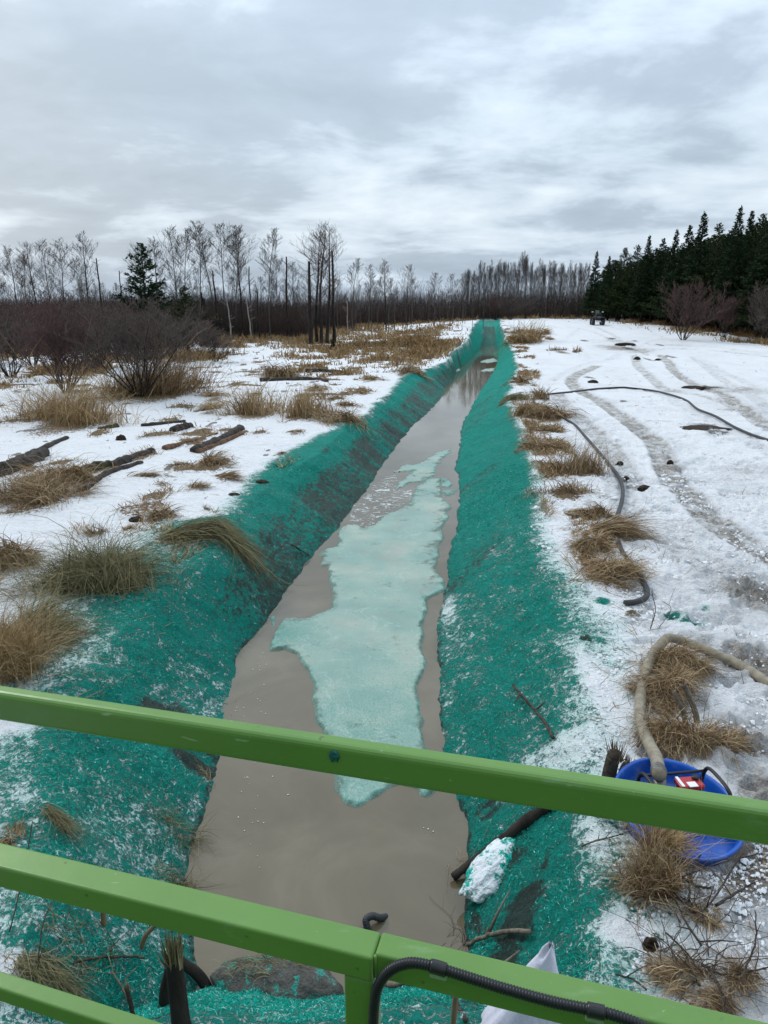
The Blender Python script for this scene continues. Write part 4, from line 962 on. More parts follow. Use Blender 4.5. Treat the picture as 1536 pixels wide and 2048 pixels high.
# ------------------------------------------------------------------ stumps
def stump(px, py, hpx, wpx, mat, label, lean=(0, 0), n=60, frayh=.35, fmat='splinter', seed=0, bark=.8):
    C = gp(px, py); s = px2m(C); h = hpx*s/max(.3, math.cos(math.atan2(H-C[2], C[1]))); w = wpx*s/2
    t = thing('stump', label, 'stump', C); r = np.random.default_rng(seed)
    P = [(0, 0, -.05), (lean[0]*.3*h, lean[1]*.3*h, h*.3), (lean[0]*.7*h, lean[1]*.7*h, h*.6), (lean[0]*h, lean[1]*h, h*bark)]
    P = spline(P, 5); V, Q = tube_np(P, np.linspace(w*1.12, w*.95, len(P)), 12)
    V[:, :2] += w*.18*np.stack([fbm(V[:, 0]*40, V[:, 2]*9, 3, 4), fbm(V[:, 1]*40, V[:, 2]*9, 3, 5)], 1)
    np_obj('trunk', [(V, Q)], M[mat], t)
    S = []
    for _ in range(n):
        a = r.uniform(0, 6.28); q = math.sqrt(r.uniform(0, 1))*w*.9; b = P[-1]+np.array([q*math.cos(a), q*math.sin(a), -h*.08])
        e = b+np.array([math.cos(a)*q*.5+r.normal(0, w*.35), math.sin(a)*q*.5+r.normal(0, w*.35), h*frayh*r.uniform(.4, 1.2)])
        S.append([*b, *e, r.uniform(.0025, .007), .001])
    V, Q = segs_np(S, 4); mesh_np('splintered_top', V, Q, M[fmat], t)
    return t
stump(362, 2046, 125, 34, 'darkbark', 'black stump with a frayed straw coloured top near the lower rail', (0, 0), 90, .38, 'green_straw', 1)
stump(326, 2010, 85, 22, 'darkbark', 'thin leaning black stump just left of the frayed one', (.2, 0), 16, .1, 'splinter', 2)
stump(420, 1975, 44, 20, 'darkbark', 'short black root stub sloping right of the frayed stump', (-.9, .2), 12, .1, 'splinter', 3)
stump(1215, 1560, 78, 26, 'stick', 'broken grey brown stump with splinters beside the tub and top rail', (.12, 0), 50, .4, 'splinter', 4, .55)
stump(1237, 1560, 50, 12, 'greystick', 'short splintered stub close to the right of the broken stump', (.25, 0), 26, .5, 'splinter', 5, .5)
stump(905, 2065, 90, 12, 'splinter', 'split yellow stake standing under the lower rail', (.03, 0), 20, .3, 'splinter', 6)
stump(208, 1850, 45, 10, 'splinter', 'pale cut stalk standing under the middle rail', (.05, 0), 12, .4, 'splinter', 7)
stump(280, 1890, 40, 9, 'splinter', 'pale slanting stalk right of the standing cut stalk', (.6, .1), 8, .3, 'splinter', 8)
stump(268, 2040, 66, 9, 'stick', 'thin brown stake left of the frayed stump', (-.06, 0), 8, .2, 'splinter', 9)
stump(1398, 1450, 90, 11, 'greystick', 'leaning grey stem in the broken straw heap', (-.35, .1), 12, .2, 'splinter', 10)
stump(1375, 1455, 70, 10, 'greystick', 'second leaning stem left of the first in the straw heap', (-.3, .3), 8, .2, 'splinter', 11)

# mud mound and pipe in the near water
def mound():
    C = on_plane(555, 1975, ZW+.05); bm = bmesh.new(); bmesh.ops.create_icosphere(bm, subdivisions=5, radius=1)
    for v in bm.verts:
        c = v.co; k = 1+.13*float(fbm(np.array([c.x*2.2+c.z]), np.array([c.y*2.2]), 4, 66)[0])
        v.co = Vector((c.x*k*.40, c.y*k*.17, c.z*k*.13))
    o = bm_obj('mud_mound', bm, M['grey_mud'], smooth=True); o.location = C+np.array([0, .02, 0]); o.rotation_euler = (0, 0, -.12)
    link_props(o, 'smooth grey mud mound at the near end of the ditch', 'mud mound')
    V, Q = blades(C, .6, .3, .07, 260, 'comb', .0022, 950, 3.0)
    V[:, 2] += .10; o = mesh_np('grass_tuft', V, Q, M['green_straw']); o.location = C+np.array([-.02, -.02, 0])
    link_props(o, 'flattened mulch coated stalks lying on the grey mud mound', 'grass tuft')
mound()
def elbow():
    pts = [(742,1880),(733,1850),(733,1838),(745,1832),(762,1836),(785,1830)]
    P = [on_plane(px, py, ZW+zz) for (px, py), zz in zip(pts, (-.06, .03, .055, .055, .02, -.08))]
    P = spline(P, 10); rr = .024*(1+.10*np.sin(np.arange(len(P))*2.2)); V, Q = tube_np(P, rr, 14)
    o = np_obj('drain_hose', [(V, Q)], M['rubber']); link_props(o, 'black corrugated hose elbow poking out of the near water', 'hose')
elbow()
def snow_lobe():
    C = gp(985, 1745); bm = bmesh.new(); bmesh.ops.create_icosphere(bm, subdivisions=6, radius=1)
    me_m = NT('dusted_snow_lump')
    g = me_m.step(me_m.math('ADD', me_m.noise(5, 4, .6), me_m.math('MULTIPLY', me_m.noise(40, 4, .8), .4)), .68, .78)
    c = me_m.mix(g, (0.80, 0.84, 0.87), mulch_colour(me_m, me_m.noise(60, 4, .8), 0.0))
    mt = me_m.done(c, .9, me_m.bump(me_m.noise(50, 4, .7), .02, .8), .2)
    for v in bm.verts:
        c = v.co; k = 1+.26*float(fbm(np.array([c.x*1.8+c.z]), np.array([c.y*1.8+3]), 4, 68)[0])+.03*float(fbm(np.array([c.x*14+c.z*9]), np.array([c.y*14]), 3, 69)[0])
        v.co = Vector((c.x*k*.31, c.y*k*.14, c.z*k*.09))
    o = bm_obj('snow_lump', bm, mt, smooth=True); o.location = C+np.array([0, 0, .05]); o.rotation_euler = (0, -.28, .78)
    link_props(o, 'oblong lump of snow spotted with mulch below the charred pole', 'snow lump')
snow_lobe()

# ------------------------------------------------------------------ hoses
def hose(name, pts, r, mat, label, lift, bands=(), n=14):
    P = spline([gpl(*p, l) for p, l in zip(pts, lift)], n)
    t = thing(name, label, 'hose', P[0]); P = P-P[0]
    np_obj('tube', [tube_np(P, r, 14)], M[mat], t); return t, P
pts = [(1250,1206),(1275,1203),(1293,1192),(1290,1170),(1270,1140),(1245,1105),(1233,1070),(1232,1040),(1243,1005),(1245,975),(1235,950),(1215,925),(1190,895),(1168,870),(1150,850),(1130,838),(1108,826),(1085,815),(1067,803),(1072,792),(1100,788),(1150,783),(1190,778),(1240,775),(1260,776),(1310,782),(1350,792),(1375,802),(1395,818),(1430,832),(1465,852),(1500,868),(1536,880),(1600,900)]
hose('water_hose', pts, .034, 'rubber', 'long black hose snaking over the snow right of the ditch', [.035]*len(pts))
pts = [(1318,1548),(1312,1515),(1295,1480),(1282,1445),(1281,1400),(1290,1350),(1305,1310),(1322,1288),(1338,1276),(1365,1282),(1400,1295),(1440,1312),(1480,1330),(1536,1366),(1620,1430)]
lifts = [.34,.20,.10,.07,.06,.07,.09,.12,.14,.10,.07,.06,.05,.05,.05]
t, P = hose('discharge_hose', pts, .045, 'tan', 'thick tan hose kinked over a tussock and ending in the blue tub', lifts)
a = P[0]; d = P[3]-P[0]; d /= np.linalg.norm(d)
for k, rr in ((.0, .050), (.045, .053), (.10, .049)):
    np_obj('hose_clamp', [tube_np([a+d*(k+.005), a+d*(k+.03)], rr, 18)], M['steel'], t)

# ------------------------------------------------------------------ blue tub with the pump
def tub():
    x, y, _ = on_plane(1355, 1607, .136); C = np.array([x, y, 0.0]); R = .40
    t = thing('plastic_tub', 'round bright blue plastic tub on the trodden snow at right', 'tub', (x, y, -.0))
    prof = [(0, .012), (.30*R/.4, .012), (.335, .02), (.350, .06), (.362, .10), (.370, .120), (.377, .131), (.388, .136), (.397, .131), (.396, .118), (.384, .108), (.368, .05), (.355, .0), (.33, -.01), (0, -.01)]
    n = 72; V = []; 
    for (r, z) in prof:
        for j in range(n):
            a = 2*math.pi*j/n; rr = r*(1+(.006*math.sin(a*8) if .3 < r < .38 else 0))
            V.append((rr*math.cos(a), rr*math.sin(a)*1.13, z+.035*math.sin(a)*(z > .05)))
    Q = [[i*n+j, i*n+(j+1) % n, (i+1)*n+(j+1) % n, (i+1)*n+j] for i in range(len(prof)-1) for j in range(n)]
    mesh_np('basin', V, Q, M['blue'], t, smooth=True)
    return C
TUB = tub()
def pump():
    t = thing('water_pump', 'portable motor pump in a black tube frame standing inside the blue tub', 'pump', (TUB[0]+.02, TUB[1]-.02, .014), .12); t.scale = (1, 1, .86)
    bm = bmesh.new(); bm_box(bm, (0, 0, .15), (.20, .16, .14), None, .02); bm_box(bm, (.02, 0, .24), (.14, .12, .06), None, .015)
    bm_obj('engine', bm, M['black'], t)
    bm = bmesh.new(); bm_box(bm, (.05, .03, .305), (.17, .11, .05), None, .018, 3); bm_obj('fuel_tank', bm, M['red'], t)
    bm = bmesh.new(); bm_box(bm, (.05, -.005, .331), (.06, .05, .006), None, .002); bm_box(bm, (-.015, .03, .331), (.02, .10, .006), None, .002); bm_obj('tank_sticker', bm, M['white'], t)
    np_obj('fuel_cap', [tube_np([(.10, .05, .325), (.10, .05, .35)], .022, 16)], M['black'], t)
    np_obj('pump_housing', [tube_np([(-.09, 0, .13), (-.12, 0, .13), (-.18, 0, .13)], [.075, .08, .05], 20)], M['steel'], t)
    np_obj('outlet', [tube_np([(-.13, .02, .15), (-.13, .05, .24), (-.125, .09, .32)], .04, 16)], M['steel'], t)
    for sx in (-.23, .23):
        P = spline([(sx, -.17, 0), (sx, -.175, .15), (sx, -.15, .30), (sx, -.09, .36), (sx, .09, .36), (sx, .15, .30), (sx, .175, .15), (sx, .17, 0)], 6)
        np_obj('frame_hoop', [tube_np(P, .013, 10)], M['black'], t)
    for yy in (-.15, .15): np_obj('frame_bar', [tube_np([(-.23, yy, .30), (.23, yy, .30)], .011, 10)], M['black'], t)
    for yy in (-.12, .12): np_obj('base_rail', [tube_np([(-.26, yy, .04), (.26, yy, .04)], .013, 10)], M['black'], t)
    np_obj('suction_pipe', [tube_np(spline([(-.14, -.05, .13), (-.13, -.13, .11), (-.10, -.22, .05)], 6), .028, 14)], M['rubber'], t)
pump()

# ------------------------------------------------------------------ white cloth sack
def cloth():
    tip = on_plane(1103, 1880, .50); n = 40; m = 26; V = []; r = np.random.default_rng(3)
    for i in range(m):
        f = i/(m-1); z = .50*(1-f)
        for j in range(n):
            a = 2*math.pi*j/n
            w = .008+.20*f**.85; w2 = .008+.12*f**.8
            fold = 1+.10*math.sin(a*5+f*3)*f+.06*math.sin(a*11+2*f)*f
            zz = z + (.02*math.sin(a*3) if i < 3 else 0)
            V.append((w*fold*math.cos(a)-.12*f**.95-.02*math.sin(f*9)*f, w2*fold*math.sin(a)-.02*f, zz-.01))
    Q = [[i*n+j, i*n+(j+1) % n, (i+1)*n+(j+1) % n, (i+1)*n+j] for i in range(m-1) for j in range(n)]
    Q += [[0, j, j+1, j+1] for j in range(1, n-1)]
    o = np_obj('cloth_sack', [(np.array(V), np.array(Q))], M['cloth']); o.location = (tip[0], tip[1], -.02); o.rotation_euler = (0, 0, .1)
    link_props(o, 'white cloth sack with a pointed top standing behind the lower rail', 'sack')
cloth()

# ------------------------------------------------------------------ the green railing of the machine the picture is taken from
PA, PB = .870, -.276                      # plan line of the front faces: Y = PA + PB X
RD = np.array([1, PB, 0])/math.hypot(1, PB); RN = np.array([PB, -1, 0])/math.hypot(1, PB)   # along, towards the viewer
def rp(px, py, off=0.0):
    d = ray(px, py); q = PA - off*math.hypot(1, PB)
    t = q/(d[1]-PB*d[0]); return np.array([d[0]*t, d[1]*t, H+d[2]*t])
def railing():
    t = thing('machine_railing', 'bright green square tube guard railing across the foreground', 'railing', (0, PA, 1.7))
    ang = math.atan2(RD[1], RD[0]); Rz = Matrix.Rotation(ang, 3, 'Z'); base_ = np.array([0, PA, 0.0]); O = np.array([0, PA, 1.7])
    def frame(pa, pb):
        q = math.hypot(1, pb); return np.array([0, pa, 0.0]), np.array([1, pb, 0])/q, np.array([pb, -1, 0])/q, Matrix.Rotation(math.atan(pb), 3, 'Z')
    def bar(name, s0, s1, ztop, back, th=.05, dp=.05, bev=.0055, fr=(PA, PB), slope=0.0):
        bs, rd, rn, rz = frame(*fr); bm = bmesh.new(); c = bs+rd*(s0+s1)/2-rn*(dp/2+back)+np.array([0, 0, ztop-th/2])-O
        bm_box(bm, tuple(c), (abs(s1-s0)/math.cos(math.atan(slope)), dp, th), rz @ Matrix.Rotation(-math.atan(slope), 3, 'Y'), bev, 4)
        return bm_obj(name, bm, M['paint'], t, smooth=False)
    def post(s, z0, z1, back=0, w=.05, fr=(PA, PB)):
        bs, rd, rn, rz = frame(*fr); bm = bmesh.new(); c = bs+rd*s-rn*(.025+back)+np.array([0, 0, (z0+z1)/2])-O
        bm_box(bm, tuple(c), (w, .05, z1-z0), rz, .0055, 3); return bm_obj('post', bm, M['paint'], t)
    sp = float(np.dot(rp(716, 1950)-base_, RD)); L = 1.55
    bar('top_rail', -L, L, H-.632, 0, .055, .031, .010, (.890, -.2515))
    r2 = H-1.0
    bar('middle_rail', -L+.051, sp+.024, r2, 0, .05, .054)
    bar('middle_rail', sp+.0245, L-.051, r2-.0005, .010, .05, .046)
    a = rp(0, 1978); b = rp(213, 2048); sa = float(np.dot(a-base_, RD)); sb = float(np.dot(b-base_, RD)); sl_ = (b[2]-a[2])/(sb-sa)
    s0, s1 = -L+.051, sp-.028; sm = (s0+s1)/2; bar('lower_rail', s0, s1, a[2]+sl_*(sm-sa), 0, .037, .034, .005, slope=sl_)
    post(sp, 1.74, r2-.0505, .001)
    post(-L-.026+.051, 1.74, H-.689, .001); post(L-.026, 1.74, H-.689, .001)
    bm = bmesh.new(); bm_box(bm, tuple(np.array([0, .25, 1.72])-O), (3.3, 1.25, .04), Rz, .004); bm_obj('deck_plate', bm, M['paint'], t)
    # rounded weld where the set back right hand rail meets the post
    w = base_+RD*(sp+.026)-RN*.010+np.array([0, 0, 0])-O
    np_obj('weld_bead', [tube_np([w+np.array([0, 0, r2-.046]), w+np.array([0, 0, r2-.02]), w+np.array([0, 0, r2-.003])], .0032, 8)], M['paint'], t)
    return sp
SPOST = railing()
def tank():  # out of view; added and raised to keep light off the rail fronts
    t = thing('unseen_shade_tank', 'unseen green machine tank added behind the viewer to shade the railing', 'tank', (0, -1.9, 2.5))
    prof = [(0, .75), (.06, .76), (.1, .70)]
    P = [(-2.5, 0, .30), (-2.45, 0, .30), (2.45, 0, .30), (2.5, 0, .30)]
    np_obj('shell', [tube_np(P, [1.0, 1.1, 1.1, 1.0], 40)], M['paint'], t)
    bm = bmesh.new()
    for x in (-1.4, 1.4): bm_box(bm, (x, 0, -.72), (.25, 1.5, .2), None, .01)
    bm_box(bm, (0, 0, -1.2), (4.6, 1.7, .9), None, .02); bm_box(bm, (0, -.2, -2.05), (3.6, .9, .8), None, .02)
    bm_obj('chassis', bm, M['black'], t)
tank()
def conduit():
    pts = [(744,2120),(746,2060),(750,2000),(760,1965),(785,1938),(822,1926),(866,1933),(905,1945),(1000,1975),(1100,2003),(1190,2022),(1235,2033),(1290,2056),(1350,2100)]
    P = spline([rp(a, b, .009) for a, b in pts], 46); O = P[0].copy(); n = len(P)
    seg = np.linalg.norm(np.diff(P, axis=0), axis=1); s = np.concatenate([[0], np.cumsum(seg)])
    ss_ = np.arange(0, s[-1], .00115); P = np.stack([np.interp(ss_, s, P[:, i]) for i in range(3)], 1)
    t = thing('wiring_conduit', 'black corrugated conduit looping along the right half of the middle rail', 'conduit', O)
    rr = .0078+.0008*np.sin(ss_*2*math.pi/.0046)
    np_obj('tube', [tube_np(P-O, rr, 14)], M['conduit'], t)
    for px, py in ((876, 1937), (1192, 2022)):
        c = rp(px, py, .009); i = int(np.argmin(np.linalg.norm(P-c, axis=1))); a = max(i-10, 0); b = min(i+14, len(P)-1)
        np_obj('tape_wrap', [tube_np(P[a:b:3]-O, .0102, 18)], M['conduit_clip'], t)
        bm = bmesh.new(); q = P[i]-O+np.array([0, 0, -.016])-RN*.003
        bm_box(bm, tuple(q), (.026, .004, .018), Matrix.Rotation(math.atan2(RD[1], RD[0]), 3, 'Z'), .0015)
        bm_obj('mounting_pad', bm, mat_clear, t)
nclear = NT('cloudy_tape'); mat_clear = nclear.done((0.28, 0.36, 0.27), .25, None, .5)
conduit()
def splat():
    d = ray(668, 1512); q = .890/(d[1]+.2515*d[0]); c = np.array([0, 0, H])+d*q; r = np.random.default_rng(2); bm = bmesh.new(); bmesh.ops.create_icosphere(bm, subdivisions=4, radius=1)
    for v in bm.verts:
        q = v.co; k = 1+.5*float(fbm(np.array([q.x*2.3+q.y]), np.array([q.z*2.3]), 3, 70)[0]); v.co = Vector((q.x*k*.0085, q.y*.003, q.z*k*.0095))
    n = NT('wet_mulch'); m = n.done(n.ramp(n.noise(300, 3, .6), [(.4, (0.004, 0.05, 0.055)), (.6, (0.02, 0.16, 0.14))]), .6)
    o = bm_obj('mulch_splat', bm, m, smooth=True); o.location = c; o.rotation_euler = (0, 0, math.atan2(RD[1], RD[0]))
    link_props(o, 'dark teal blob of mulch stuck to the front of the top rail', 'mulch')
splat()

# ------------------------------------------------------------------ bare shrubs and trees
def grow(r, S, p, d, L, rad, depth, maxd, spread, up, kids, wob=.18, nseg=4, tip=.35):
    pts = [p]; l = L/nseg; rr = rad
    for j in range(nseg):
        d = d+np.array([r.gauss(0, wob), r.gauss(0, wob), r.gauss(0, wob*.6)+up*.12]); d = d/np.linalg.norm(d)
        q = pts[-1]+d*l; r2 = rad*(1-(1-tip)*(j+1)/nseg); S.append([*pts[-1], *q, rr, r2, depth]); rr = r2; pts.append(q)
    if depth >= maxd: return
    for k in range(kids[depth]):
        f = r.uniform(.25, 1.0); i = min(int(f*nseg), nseg-1); b = pts[i]+(pts[i+1]-pts[i])*(f*nseg-i)
        a = r.uniform(0, 6.28); v = np.array([math.cos(a), math.sin(a), r.uniform(-.1, .5)])*spread+d*.75; v = v/np.linalg.norm(v)
        grow(r, S, b, v, L*r.uniform(.42, .72)*(1-.25*f), max(rad*.5*(1-.4*f), .003), depth+1, maxd, spread, up, kids, wob, nseg if depth < 1 else 3, tip)
def bush_mesh(seed, stems, height, width, kids=(5, 5, 4), rad=.03, twig=.006):
    r = random.Random(seed); S = []
    for i in range(stems):
        a = 6.28*i/stems+r.uniform(-.4, .4); s = r.uniform(.15, 1)*width/height*.62; d = np.array([math.cos(a)*s, math.sin(a)*s, 1]); d /= np.linalg.norm(d)
        grow(r, S, np.array([math.cos(a)*.12, math.sin(a)*.12, 0]), d, height*r.uniform(.6, .88), rad*r.uniform(.6, 1.1), 0, len(kids), .75, .35, kids)
    S = np.array(S); S[:, 6] = np.maximum(S[:, 6], twig); S[:, 7] = np.maximum(S[:, 7], twig*.7)
    S[:, 5] = np.maximum(S[:, 5], .03); zmax = np.percentile(S[:, 5], 99.3)
    k = height/zmax; S[:, :6] *= k; return S
def stems_and_twigs(S, t, m_main, m_twig, names=('trunk', 'crown'), lim=1, sides=6):
    a = S[S[:, 8] < lim]; b = S[S[:, 8] >= lim]
    V, Q = segs_np(a[:, :8], sides); o1 = mesh_np(names[0], V, Q, M[m_main], t)
    V, Q = segs_np(b[:, :8], 3); o2 = mesh_np(names[1], V, Q, M[m_twig], t)
    return o1, o2
def copy_tree(src, loc, rz, sc, label=None, group=None):
    r = src.copy(); COL.objects.link(r); r.location = loc; r.rotation_euler = (0, 0, rz); r.scale = sc
    if label: r['label'] = label
    if group: r['group'] = group
    elif 'group' in r.keys(): del r['group']
    for c in list(src.children):
        d = c.copy(); COL.objects.link(d); d.parent = r
    return r
USED = set()
def put(src, X, Y, height, h0, rz, label, group=None, wid=1.0):
    z = float(terrain(np.array([X]), np.array([Y]))[0])-.03; s = height/h0
    if src.name not in USED:
        USED.add(src.name); src.location = (X, Y, z); src.rotation_euler = (0, 0, rz); src.scale = (s*wid, s*wid, s)
        src['label'] = label
        if group: src['group'] = group
        elif 'group' in src.keys(): del src['group']
        return src
    return copy_tree(src, (X, Y, z), rz, (s*wid, s*wid, s), label, group)
def xz_at(px, toppy, Y, basepx=None):
    v = (toppy-1024)/F; slope = -(SP+v*CP)/(CP-v*SP); ztop = H+Y*slope
    bx = (px-768)/F; zc = Y*CP+(H-0.3)*SP; X = bx*zc
    z = float(terrain(np.array([X]), np.array([Y]))[0]); return X, max(ztop-z, .5)

# foreground shrubs, each its own mesh
for (px, py, top, wpx, stems, sd_, m1, m2, lab) in [
    (132, 792, 592, 270, 17, 21, 'twig', 'redtwig', 'leafless reddish shrub nearest the left edge with a dense twiggy crown'),
    (282, 800, 585, 290, 15, 33, 'darkbark', 'twig', 'leafless dark grey shrub leaning left, the right one of the front pair')]:
    C = gp(px, py-6); s = px2m(C); X, hh = xz_at(px, top, C[1]); t = thing('bare_shrub', lab, 'shrub', C)
    S = bush_mesh(sd_, stems, hh, wpx*s, (7, 6, 5), .032, .0062); stems_and_twigs(S, t, m1, m2, ('stems', 'twigs'), 1)
protoS = []
for i in range(4):
    t = thing('willow_shrub', 'leafless willow shrub', 'shrub'); S = bush_mesh(60+i, 13, 3.0, 3.4, (6, 5, 4), .026, .0105)
    stems_and_twigs(S, t, 'darkbark', 'redtwig' if i % 2 else 'twig', ('stems', 'twigs'), 1, 4); protoS.append(t)
SH = [(20,690,600,32,'bare shrub cut by the left edge behind the front shrubs'),(65,0,596,38,'bare shrub seen between the left edge and the first front shrub'),(200,0,598,36,'bare shrub filling the gap between the front pair'),
      (235,0,600,44,'bare shrub directly behind the gap of the front pair'),(350,0,606,40,'bare shrub just right of the front pair'),(405,0,640,44,'low thin shrub with snow behind it right of the front pair'),
      (430,0,650,40,'small wispy shrub standing alone right of the front pair'),(100,0,600,46,'bare shrub behind the crown of the first front shrub'),(160,0,600,50,'bare shrub behind and right of the first front crown'),
      (300,0,604,52,'bare shrub below the dark pine'),(-30,0,596,40,'bare shrub mostly outside the left edge'),(380,0,610,54,'bare shrub below the round dark conifer'),(20,0,595,54,'bare shrub deep in the left thicket'),
      (1365,0,560,52,'round bare shrub in front of the spruces at right'),(1530,0,560,50,'bare shrub at the right edge in front of the spruces'),(1445,0,590,54,'thin bare shrub between the two in front of the spruces'),
      (1020,0,585,82,'dense bare shrub near where the ditch ends'),(990,0,590,85,'bare shrub just left of the dense one at the ditch end'),(1050,0,592,84,'bare shrub right of the ditch end')]
for i, (px, _, top, Y, lab) in enumerate(SH):
    X, hh = xz_at(px, top, Y); put(protoS[i % 4], X, Y, hh, 3.0, i*1.3, lab, None, 1.05 if px < 1300 else .8)

def aspen(seed, h=10.0, first=.35, fork=False, dens=1.0, bare_top=False, twig=.010, rad=.085, wide=1.0, leanx=0):
    r = random.Random(seed); S = []; trunks = [(np.array([0, 0, 0.0]), np.array([leanx, 0, 1.0]), 1.0)]
    if fork: trunks.append((np.array([.45, .1, 0.0]), np.array([.07, 0, 1.0]), .98)); trunks.append((np.array([-.35, .2, 0]), np.array([-.06, 0, 1]), .93))
    for p, d, f in trunks:
        P = [p]; n = 14; d = d/np.linalg.norm(d)
        for j in range(n):
            d = d+np.array([r.gauss(0, .028), r.gauss(0, .028), .02]); d /= np.linalg.norm(d); P.append(P[-1]+d*h*f/n)
        for j in range(n):
            a = rad*(1-.88*(j/n)**.9); b = rad*(1-.88*((j+1)/n)**.9); S.append([*P[j], *P[j+1], a, b, 0])
        nb = int(44*dens)
        for k in range(nb):
            q = first+(1-first)*((k+r.random())/nb)**.8; i = min(int(q*n), n-1); b = P[i]+(P[i+1]-P[i])*(q*n-i)
            a = r.uniform(0, 6.28); e = r.uniform(.55, 1.0); v = np.array([math.cos(a)*math.cos(e), math.sin(a)*math.cos(e), math.sin(e)])
            L = h*(.05+.155*math.sin(math.pi*min((q-first)/(1-first)*.85+.15, 1))**1.0)*r.uniform(.6, 1.1)*wide
            grow(r, S, b, v, L, rad*.28*(1.1-q), 1, 3, .62, .55, (0, 5, 3), .13, 3, .3)
    S = np.array(S); S[:, 6] = np.maximum(S[:, 6], twig*.9); S[:, 7] = np.maximum(S[:, 7], twig*.6); k = h/S[:, 5].max(); S[:, :6] *= k; return S
protoA = []
for i, kw in enumerate([dict(), dict(first=.45, wide=.8), dict(first=.3, wide=1.2), dict(first=.5, dens=.8), dict(first=.4, wide=.7, dens=1.2), dict(first=.35, leanx=.05)]):
    t = thing('aspen_tree', 'bare aspen', 'tree'); stems_and_twigs(aspen(100+i, **kw), t, 'aspen', 'aspen_twig', ('trunk', 'crown'), 1, 6); protoA.append(t)
protoAd = []
for i, kw in enumerate([dict(first=.4, wide=.9, rad=.12), dict(first=.3, wide=1.15, rad=.10)]):
    t = thing('bare_tree', 'bare tree', 'tree'); stems_and_twigs(aspen(140+i, **kw), t, 'darkbark', 'twig', ('trunk', 'crown'), 1, 6); protoAd.append(t)
# the tall multi stemmed tree
X, hh = xz_at(643, 432, 54); z = float(terrain(np.array([X]), np.array([54.]))[0])
t = thing('poplar_tree', 'tallest bare tree, three dark trunks with a spreading crown', 'tree', (X, 54, z-.05))
S = aspen(171, hh, .30, True, .7, twig=.008, rad=.14, wide=1.5); stems_and_twigs(S, t, 'darkbark', 'twig', ('trunk', 'crown'), 1, 8)
def dead_pole(px, top, Y, rad, label, lean=0, seed=0, mat='darkbark'):
    X, hh = xz_at(px, top, Y); z = float(terrain(np.array([X]), np.array([Y]))[0]); r = random.Random(seed)
    t = thing('dead_tree', label, 'dead tree', (X, Y, z-.05)); P = [np.array([lean*hh*f+r.uniform(-.04, .04), 0, hh*f]) for f in np.linspace(0, 1, 8)]
    np_obj('trunk', [tube_np(P, np.linspace(rad, rad*.5, 8), 8)], M[mat], t); S = []
    for _ in range(9):
        f = r.uniform(.35, .97); a = r.uniform(0, 6.28); b = np.array([lean*hh*f, 0, hh*f]); e = b+np.array([math.cos(a), math.sin(a)*.5, r.uniform(.2, .9)])*r.uniform(.15, .6)
        S.append([*b, *e, rad*.25, .01])
    V, Q = segs_np(S, 4); mesh_np('branch_stub', V, Q, M[mat], t)['kind'] = 'stuff'
dead_pole(622, 521, 53.5, .16, 'black burnt pole left of the tallest tree', -.0, 1)
dead_pole(668, 500, 55, .13, 'black burnt pole right of the tallest tree', .0, 2)
dead_pole(505, 532, 60, .09, 'bare broken pole between the birch group and the single tall tree', .0, 3, 'aspen')
dead_pole(575, 512, 62, .11, 'dark snapped pole right of the single tall tree', .02, 4)
dead_pole(437, 540, 60, .11, 'short dark snag in the birch group', -.02, 5)
dead_pole(213, 515, 57, .09, 'dead tree with a forked top beyond the left thicket', -.02, 6)
dead_pole(252, 540, 60, .07, 'thin snag left of the dark pine', .0, 7)
dead_pole(519, 575, 58, .08, 'low stub beside the broken pole', .0, 8)
TR_ = [(6,500,58,0,'leftmost bare tree cut by the photo edge'),(42,487,60,2,'second bare tree from the left edge, with a fine fan crown'),(62,500,62,1,'slim bare tree right of the second one'),(84,478,59,0,'leafless tree third in the left row'),
 (112,474,60,2,'leafless tree fourth in the left row'),(143,474,58,5,'leaning leafless tree fifth in the left row'),(183,457,60,0,'tallest bare tree of the left row'),(168,510,66,3,'short bare tree behind the left row'),
 (322,470,62,1,'bare tree just right of the dark pine tip'),(290,480,68,3,'bare tree top showing above the dark pine'),(363,447,62,2,'first bare birch right of the pine'),(376,455,64,1,'bare birch squeezed behind the first one'),
 (402,443,58,4,'white trunked birch with the widest crown of its group'),(430,440,63,1,'slender bare birch in the middle of the group'),(455,437,62,3,'tallest slender birch of the group'),(474,440,61,0,'bushy crowned birch of the group'),
 (488,447,60,1,'rightmost birch of the group with a dark trunk'),(541,455,60,1,'single tall narrow tree between the group and the tallest tree'),(555,505,66,2,'low bare tree right of the single tall one'),(592,520,68,2,'small bare tree left of the black poles'),
 (705,515,72,1,'narrow bare tree first right of the tallest tree'),(737,525,74,4,'brush crowned bare tree second right of the tallest tree'),(772,515,73,2,'round crowned bare tree third right of the tallest tree'),(814,525,74,5,'dark bare tree pair fourth right of the tallest'),
 (868,540,76,3,'slim bare tree left of the far grove'),(905,543,78,0,'bare tree at the left end of the far grove'),(925,540,78,1,'second bare tree of the far grove')]
for i, (px, top, Y, k, lab) in enumerate(TR_):
    X, hh = xz_at(px, top, Y); src = (protoAd[i % 2] if i in (1, 3, 6, 8, 16, 22, 23) else protoA[k]); put(src, X, Y, hh, 10.0, i*2.1, lab, None, 1.0)
r = random.Random(3); lab = 'slim bare aspen in the dense grove beyond the end of the ditch'
